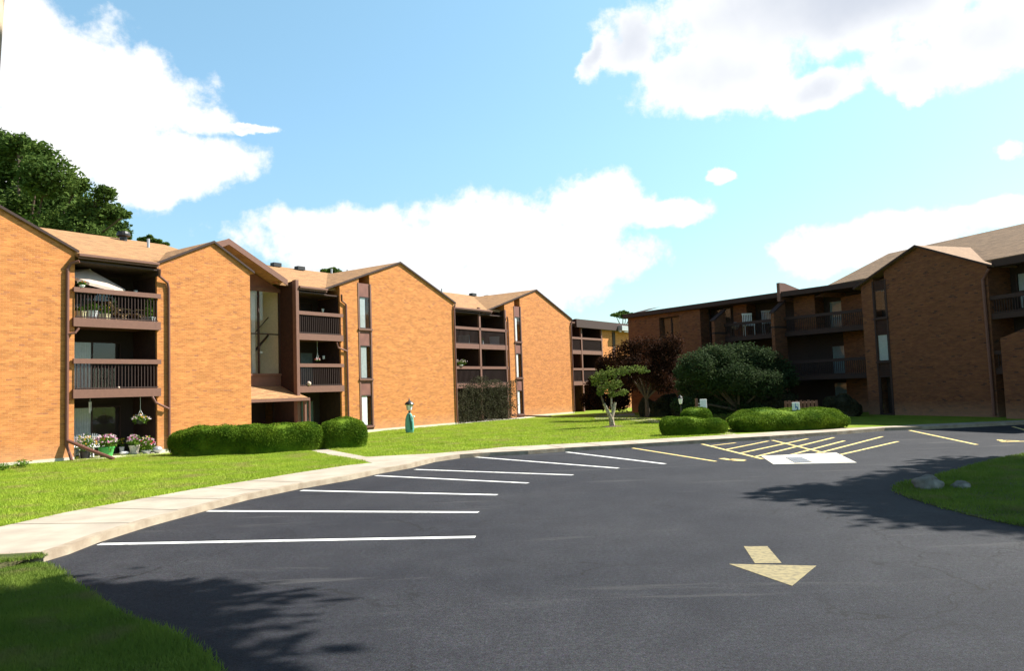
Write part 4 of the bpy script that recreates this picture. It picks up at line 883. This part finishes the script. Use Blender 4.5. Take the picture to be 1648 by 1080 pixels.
pot('green tub of pink and white petunias at the middle of the ground patio', LP(171, 738, -.1, Zp), .62, .42, 'green_plastic', (('petal_white', 60), ('petal_pink', 34), ('petal_red', 5)), (.75, .6), 800, fh=.34)
pot('round cream pot with pink and white flowers, right side of the ground patio', LP(216, 730, .2, Zp), .42, .38, 'stucco', (('petal_white', 30), ('petal_pink', 16)), (.7, .7), 450, fh=.3)
pot('low pot of red and yellow flowers next to the hedge end', LP(236, 738, -.35, Zp), .40, .16, 'grey_metal', (('petal_white', 26), ('petal_red', 10), ('petal_pink', 12), ('petal_yellow', 6)), (.8, .7), 600, fh=.38)
pot('small white pot with one yellow flower beside the sliding door', LP(196, 722, 1.1, Zp), .2, .3, 'white_plastic', (('petal_yellow', 5),), (.7, .7), 60, fh=.3)
g3 = 'planters behind the top railing'
pot('cream slatted planter box, leftmost on the top balcony', LP(129, 510, .22, Zb), .40, .34, 'cream_plastic', (('petal_white', 3),), (.6, .5), 200, True, g3, fh=.16)
pot('white ribbed planter with bright green leaves on the top balcony', LP(147, 512, .22, Zb), .50, .40, 'white_plastic', (('petal_yellow', 2),), (.62, .5), 520, False, g3, fh=.24)
pot('cream planter with orange marigolds on the top balcony', LP(168, 514, .22, Zb), .34, .30, 'cream_plastic', (('petal_yellow', 16), ('petal_red', 3)), (.7, .6), 300, True, g3, fh=.26)
pot('tall bushy plant in a grey trough at the right end of the top balcony', LP(240, 520, .22, Zb), .5, .26, 'grey_metal', (('petal_yellow', 6),), (.45, .45), 620, True, g3, fh=.62)
pot('dark leafy potted plant standing behind the marigolds on the top balcony', LP(178, 510, .6, Zb), .32, .25, 'black_metal', (), (.8, .8), 600, False, g3, 'olive_leaf', fh=.75)
pot('small potted plant sitting on the left end of the top handrail', LP(132, 463, -.1, 7.21), .2, .1, 'white_plastic', (('petal_white', 5), ('petal_red', 4)), (.9, .6), 120, False, g3, fh=.12)
# umbrella on the top balcony
uu, zu = onf(LF, 158, 445, .55); uc = np.array(LF.w((uu, .55, 0)))
ub = LF.w((uu+.25, .7, Zb)); um = empty('patio_umbrella', tuple(ub), 'open tan patio umbrella tilted under the eave of the top balcony', 'umbrella')
ap = LF.w((uu-.25, .80, 8.16)); b = MB(); b.tube([ub, ub+np.array([0, 0, 1.7]), ap], .025, 8); b.build('pole', 'white_metal', um)
b = MB(); b.lathe(ub, [(.0, 0), (.24, 0), (.22, .08), (.04, .12), (.03, .3)], 14); b.build('base', 'black_metal', um)
rim = []
for k in range(8):
    a = 2*math.pi*k/8+.39; du = 1.35*math.cos(a); dv = .85*math.sin(a); rim.append(LF.w((uu-.15+du, .72+dv, 7.70-.17*du+.42*dv)))
b = MB()
for k in range(8): 
    p, q = rim[k], rim[(k+1) % 8]; mi = (p+q)/2+[0, 0, .05]; b.face([ap, p, q]); dz = np.array([0, 0, -.13]); b.face([p, p+dz, q+dz, q]) 
b.build('canopy', 'tan_fabric', um)
b = MB()
for k in range(8): b.tube([ap-[0, 0, .02], rim[k]-[0, 0, .02]], .010, 4)
b.build('ribs', 'white_metal', um)
# folding wooden chairs
def deck_chair(label, u, v, z, flip):
    P = LF.w((u, v, z)); root = empty('deck_chair', tuple(P), label, 'chair', 'wooden chairs on the top balcony'); f = -1 if flip else 1
    L2 = lambda x, y, w: (u+f*x, v+y, z+w)
    for nm, a, c in (('seat', (-.25, .40), (.28, .34)), ('backrest', (.26, .36), (.66, .88))):
        b = MB(LF)
        for k in range(7):
            y = -.25+k*.08; b.tube([L2(a[0], y, a[1]), L2(c[0], y, c[1])], .022, 4)
        for t in (0.05, .95): x = a[0]+(c[0]-a[0])*t; w = a[1]+(c[1]-a[1])*t; b.tube([L2(x, -.28, w-.02), L2(x, .28, w-.02)], .02, 4)
        b.build(nm, 'wood', root)
    for y in (-.27, .27):
        b = MB(LF); b.tube([L2(-.28, y, 0), L2(.32, y, .42)], .022, 5); b.build('leg', 'wood', root)
        b = MB(LF); b.tube([L2(.30, y, 0), L2(-.22, y, .44)], .022, 5); b.build('leg', 'wood', root)
        b = MB(LF); b.tube([L2(-.25, y, .58), L2(.42, y, .60)], .022, 5); b.build('armrest', 'wood', root)
u1_, _ = onf(LF, 196, 505, .6); u2_, _ = onf(LF, 217, 505, .6)
deck_chair('slatted wooden chair facing right, left of the pair on the top balcony', u1_, .6, Zb, True); deck_chair('slatted wooden chair reclining to the right, right of the pair on the top balcony', u2_+.1, .55, Zb, False)
# white picket chairs on the patio
def picket_chair(label, px):
    u, _ = onf(LF, px, 720, .8); v = .8; z = Zp; P = LF.w((u, v, z)); root = empty('garden_chair', tuple(P), label, 'chair', 'white chairs on the ground patio')
    b = MB(LF); b.box(u-.25, u+.25, v-.22, v+.24, z+.40, z+.44); b.build('seat', 'white_metal', root)
    b = MB(LF)
    for k in range(6): x = u-.22+k*.088; b.box(x-.018, x+.018, v+.22, v+.25, z+.44, z+.92+.06*math.sin(k/5*math.pi))
    b.box(u-.25, u+.25, v+.215, v+.255, z+.82, z+.87); b.build('backrest', 'white_metal', root)
    for x in (-.22, .22):
        for y in (-.2, .22): b = MB(LF); b.box(u+x-.02, u+x+.02, v+y-.02, v+y+.02, z, z+.397); b.build('leg', 'white_metal', root)
picket_chair('white slatted garden chair at the left side of the ground patio', 133); picket_chair('white slatted garden chair behind the green tub on the patio', 155)
# hanging things
def hanging_basket(label, P, ztop, r, petals, group=None, n=420):
    root = empty('hanging_basket', tuple(P), label, 'hanging basket', group); b = MB(); b.lathe(P, [(0, -r*.75), (r*.5, -r*.6), (r*.85, 0), (r*.8, 0), (0, -r*.1)], 12); b.build('basket', 'black_metal', root)
    b = MB()
    for k in range(3): a = k*2.1; b.tube([(P[0]+r*.8*math.cos(a), P[1]+r*.8*math.sin(a), P[2]), (P[0], P[1], P[2]+.45)], .008, 4)
    b.tube([(P[0], P[1], P[2]+.45), (P[0], P[1], ztop)], .009, 4); b.build('hanger', 'white_metal', root)
    flowers(root, (P[0], P[1], P[2]+.02), (r*1.35, r*1.35, r*.8), n, petals, off=tuple(P))
hanging_basket('hanging basket of white flowers over the right side of the ground patio', LP(226, 676, .25), S1, .27, (('petal_white', 40), ('petal_yellow', 14)))
hanging_basket('small hanging basket of red and white flowers beside the stair wall', LP(511, 580, V[1]+.4), S2, .12, (('petal_white', 14), ('petal_red', 8)), n=90)
def chime(label, P, ztop, group='slim white wind chimes'):
    root = empty('wind_chime', tuple(P), label, 'wind chime', group); b = MB(); b.lathe(P, [(0, .02), (.06, .015), (.06, 0), (0, 0)], 10); b.tube([(P[0], P[1], P[2]), (P[0], P[1], ztop)], .006, 4); b.build('top_disc', 'white_metal', root)
    for k in range(5): a = k*1.257; b = MB(); b.tube([(P[0]+.04*math.cos(a), P[1]+.04*math.sin(a), P[2]), (P[0]+.04*math.cos(a), P[1]+.04*math.sin(a), P[2]-.34-.03*k)], .012, 5); b.build('tube', 'white_metal', root)
chime('slim white wind chime hanging at the left of the ground patio opening', LP(145, 648, .3), S1)
# white ball ornament and bowl
b = MB(LF); 
def ornament(name, label, P, r, mat, cat, sq=1.):
    b = MB(); b.lathe(P, [(0, 0)]+[(r*math.sin(t), r*sq*(1-math.cos(t))) for t in np.linspace(.35, math.pi, 8)], 14); return tag(b.build(name, mat, smooth=True), label, cat)
ornament('garden_stone', 'white rounded stone lying on the ground patio', LP(200, 729, .3, Zp), .2, 'white_plastic', 'stone', .4)
ornament('garden_stone', 'grey rounded stone between the hedge and the patio flowers', LP(253, 735, -.5, Zp), .22, 'grey_metal', 'stone', .7)
ornament('balcony_ornament', 'pale round ornament on the beam of the lower balcony beside the stair wall', LP(497, 619, V[1]-.1, S1+.362), .13, 'tan_fabric', 'ornament')
ornament('balcony_ornament', 'small white ornament on the middle of the lower balcony beam above the flower patio', LP(191, 624, -.08, S1+.362), .05, 'tan_fabric', 'ornament')
# items behind the paired balcony rails
def small_box(name, label, P, w, d, h, mat, cat, group=None, legs=False):
    root = empty(name, tuple(P), label, cat, group); z = P[2]
    if legs:
        b = MB(); b.box(P[0]-w/2, P[0]+w/2, P[1]-d/2, P[1]+d/2, z+h*.45, z+h*.52); b.build('seat', mat, root)
        b = MB(); n = 6
        for k in range(n): x = P[0]-w/2+w*(k+.5)/n; b.box(x-w*.045, x+w*.045, P[1]+d/2-.03, P[1]+d/2, z+h*.52, z+h)
        b.box(P[0]-w/2, P[0]+w/2, P[1]+d/2-.04, P[1]+d/2+.01, z+h*.93, z+h*1.0); b.build('backrest', mat, root)
        for x in (-1, 1):
            for y in (-1, 1): b = MB(); b.box(P[0]+x*(w/2-.03)-.02, P[0]+x*(w/2-.03)+.02, P[1]+y*(d/2-.03)-.02, P[1]+y*(d/2-.03)+.02, z, z+h*.45); b.build('leg', mat, root)
    else:
        b = MB(); b.box(P[0]-w/2, P[0]+w/2, P[1]-d/2, P[1]+d/2, z, z+h*.8); b.build('body', mat, root, bevel=.02)
        b = MB(); b.box(P[0]-w/2-.02, P[0]+w/2+.02, P[1]-d/2-.02, P[1]+d/2+.02, z+h*.8+.002, z+h); b.build('lid', mat, root, bevel=.02)
    return root
fz = S2+.31
small_box('storage_box', 'pale storage box behind the top rail of the left paired balcony', LP(746, 546, V[2]+.8, fz), .9, .5, .75, 'dim_curtain', 'storage box')
small_box('storage_box', 'pale storage box behind the top rail of the right paired balcony', LP(796, 550, V[2]+.8, fz), .8, .5, .8, 'curtain', 'storage box')
pot('white pot beside the post of the top paired balconies', LP(776, 551, V[2]+.2, fz), .3, .35, 'white_plastic', (), (.5, .5), 80, group='pots on the paired balconies', fh=.2)
pot('plant with white blooms on the rail of the lower left paired balcony', LP(742, 594, V[2]-.1, S1+1.62), .3, .12, 'white_plastic', (('petal_white', 26),), (1.8, .5), 160, group='pots on the paired balconies', fh=.25)
def MP(px, py, v, z): u, _ = onf(MF, px, py, v); return MF.w((u, v, z))
gm = 'white chairs on the shaded balcony'
small_box('balcony_chair', 'bright white slatted chair, left of the pair on the shaded top balcony', MP(1205, 530, .55, Z2+.3), .75, .6, 1.75, 'white_metal', 'chair', gm, True)
small_box('balcony_chair', 'duller white slatted chair, right of the pair on the shaded top balcony', MP(1236, 525, .7, Z2+.3), .7, .6, 1.8, 'grey_metal', 'chair', gm, True)
# covered grill on the shaded balcony
P = MP(1184, 532, .5, Z2+.3); gr = empty('barbecue_grill', tuple(P), 'round kettle grill on the shaded top balcony beside the wing wall', 'grill')
b = MB(); b.lathe((P[0], P[1], P[2]+.85), [(0, -.25), (.2, -.2), (.33, 0), (.3, .18), (.12, .3), (0, .32)], 16); b.build('kettle', 'grey_metal', gr, smooth=True)
for k in range(3): a = 2.1*k; b = MB(); b.tube([(P[0]+.15*math.cos(a), P[1]+.15*math.sin(a), P[2]+.7), (P[0]+.32*math.cos(a), P[1]+.32*math.sin(a), P[2])], .02, 5); b.build('leg', 'black_metal', gr)
# ---- lamp post dressed in green cloth by the big brick gable
g_ = np.array([*G(660, 697, TOP), TOP-.01]); s_ = g_[1]/FPX; lp = empty('garden_lamp_post', tuple(g_), 'short lamp post with black capped lantern and green wrap by the big brick gable', 'lamp post')
H = 52*s_
b = MB(); b.tube([g_, g_+[0, 0, H*.66]], .05, 10); b.lathe(g_+[0, 0, H*.64], [(.04, 0), (.10, .03), (.06, .08)], 10); b.build('post', 'black_metal', lp)
b = MB(); n = 18; prof = [(.0, .20), (.08, .26), (.25, .27), (.45, .24), (.58, .15), (.62, .07)]
b.lathe(g_+[-.02, 0, 0], [(r*(1.0)*.95, t*H) for t, r in prof], n, 1.0, .7); b.build('green_wrap', 'teal_paint', lp)
b = MB(); b.tube([g_+[.14, -.22, H*.1], g_+[.10, -.2, H*.35], g_+[.02, -.1, H*.58]], [.05, .09, .06], 8); b.build('dark_strap', 'green_metal', lp)
b = MB(); b.lathe(g_+[0, 0, H*.70], [(.07, 0), (.14, .02), (.20, H*.17), (.07, H*.19)], 6); b.build('lantern_glass', 'white_plastic', lp)
b = MB(); b.lathe(g_+[0, 0, H*.87], [(.27, 0), (.28, .03), (.20, .14), (.08, .21), (.03, .26), (.045, .30), (0, .36)], 12); b.build('lantern_cap', 'black_metal', lp)
b = MB(); 
for k in range(6): a = k*math.pi/3; b.tube([g_+[.14*math.cos(a), .14*math.sin(a), H*.71], g_+[.20*math.cos(a), .20*math.sin(a), H*.87]], .010, 4)
b.build('lantern_frame', 'black_metal', lp)
b = MB(); b.lathe(g_+[.26, -.1, H*.5], [(0, -.07), (.07, 0), (0, .07)], 10); b.tube([g_+[.05, -.05, H*.52], g_+[.26, -.1, H*.5]], .02, 5); b.build('side_bulb', 'white_plastic', lp)
# ---- signs
def sign(name, label, px, py, D, w, h, zc, face='white_metal', cat='sign', blue=False, posts=1, postm='black_metal'):
    c = at(px, py, D); c = np.array([c[0], c[1], c[2]]); root = empty(name, (c[0], c[1], TOP), label, cat); z = c[2]
    b = MB(); b.box(c[0]-.025, c[0]+.025, c[1]+.02, c[1]+.07, 0, z+h/2-.02); b.build('post', postm, root)
    b = MB(); b.box(c[0]-w/2, c[0]+w/2, c[1]-.01, c[1]+.018, z-h/2, z+h/2); b.build('panel', face, root, bevel=.012)
    if blue:                              # worn blue wheelchair mark on the white panel
        b = MB(); y = c[1]-.014; n = 14; f = lambda x, q: (c[0]+x, y, z+q)
        for k in range(n-3):
            a0, a1 = -2.4+k*.40, -2.4+(k+1)*.40; b.face([f(.11*math.cos(a0)-.01, .11*math.sin(a0)-.07), f(.11*math.cos(a1)-.01, .11*math.sin(a1)-.07), f(.085*math.cos(a1)-.01, .085*math.sin(a1)-.07), f(.085*math.cos(a0)-.01, .085*math.sin(a0)-.07)][::-1])
        for x0, x1, q0, q1 in ((-.04, -.01, -.05, .13), (-.01, .07, -.03, .0), (.05, .08, -.12, -.03), (-.045, -.005, .15, .19)): b.face([f(x0, q0), f(x1, q0), f(x1, q1), f(x0, q1)])
        b.build('wheelchair_mark', 'sign_blue', root)
    return root
sign('parking_sign', 'plain white rounded sign on a thin post above the low hedge', 1132, 650.5, 37, .32, .46, 0)
sign('accessible_parking_sign', 'white parking sign with a pale blue wheelchair mark by the slatted fence', 1281, 655.5, 37.2, .36, .46, 0, blue=True)
b = MB(); c = at(1121, 650, 38); 
r_ = empty('marker_post', (c[0], c[1], TOP), 'thin rusty brown post left of the plain white sign', 'post'); b.box(c[0]-.06, c[0]+.06, c[1]-.05, c[1]+.05, 0, c[2]+.25); b.build('post', 'brown', r_)
for k in range(3): b = MB(); b.box(c[0]+.06, c[0]+.26, c[1]-.03, c[1]+.0, c[2]-.28+k*.13, c[2]-.24+k*.13); b.build('bracket', 'grey_metal', r_)
# lantern by the corner path
c = at(1095, 645, 45); r_ = empty('path_lantern', (c[0], c[1], TOP), 'small white lantern on a black post beside the dark corner entrance', 'lamp')
b = MB(); b.tube([(c[0], c[1], 0), (c[0], c[1], c[2]-.25)], .035, 8); b.build('post', 'black_metal', r_)
b = MB(); b.lathe((c[0], c[1], c[2]), [(.05, -.2), (.08, -.16), (.12, .1), (.05, .14)], 8); b.build('lantern_glass', 'white_plastic', r_)
b = MB(); b.lathe((c[0], c[1], c[2]+.16), [(.15, 0), (.10, .08), (.03, .13), (0, .18)], 8); b.build('lantern_cap', 'black_metal', r_)
# slatted fence panel behind the long hedge
c0, c1 = at(1265, 660, 40), at(1314, 658, 39.6); r_ = empty('slatted_fence', (c0[0], c0[1], TOP), 'short brown slatted wooden fence behind the accessible parking sign', 'fence')
n = 9; zt = at(1290, 644.5, 40)[2]
for k in range(2):
    b = MB(); z = .45+k*.75; b.tube([(c0[0], c0[1]+.04, z), (c1[0], c1[1]+.04, z)], .04, 4); b.build('rail', 'brown', r_)
for k in range(n):
    t = k/(n-1); x, y = c0[0]*(1-t)+c1[0]*t, c0[1]*(1-t)+c1[1]*t; b = MB(); b.box(x-.068, x+.068, y-.025, y, TOP, zt+.02*math.sin(k*2.3)); b.build('slat', 'panel_brown', r_)
# leaning utility pole just left of the view
d0, d1 = ray(-2.5, 110), ray(5, 0); 
pb = CP+d0/d0[1]*8.0; pt = CP+d1/d1[1]*8.15; dr = (pt-pb)/(pt-pb)[2]; foot = pb-dr*pb[2]-np.array([.14, 0, 0]); top = foot+dr*9.5
up = empty('utility_pole', tuple(foot), 'leaning weathered wooden utility pole cut by the top left edge of the view', 'utility pole')
b = MB(); b.tube([foot-dr*.2, top], [.15, .12], 14); b.build('pole', 'pole_wood', up)
b = MB(); b.tube([top-dr*.5+[-.9, .2, 0], top-dr*.5+[.2, -.1, 0]], .05, 6); b.build('crossarm', 'pole_wood', up)
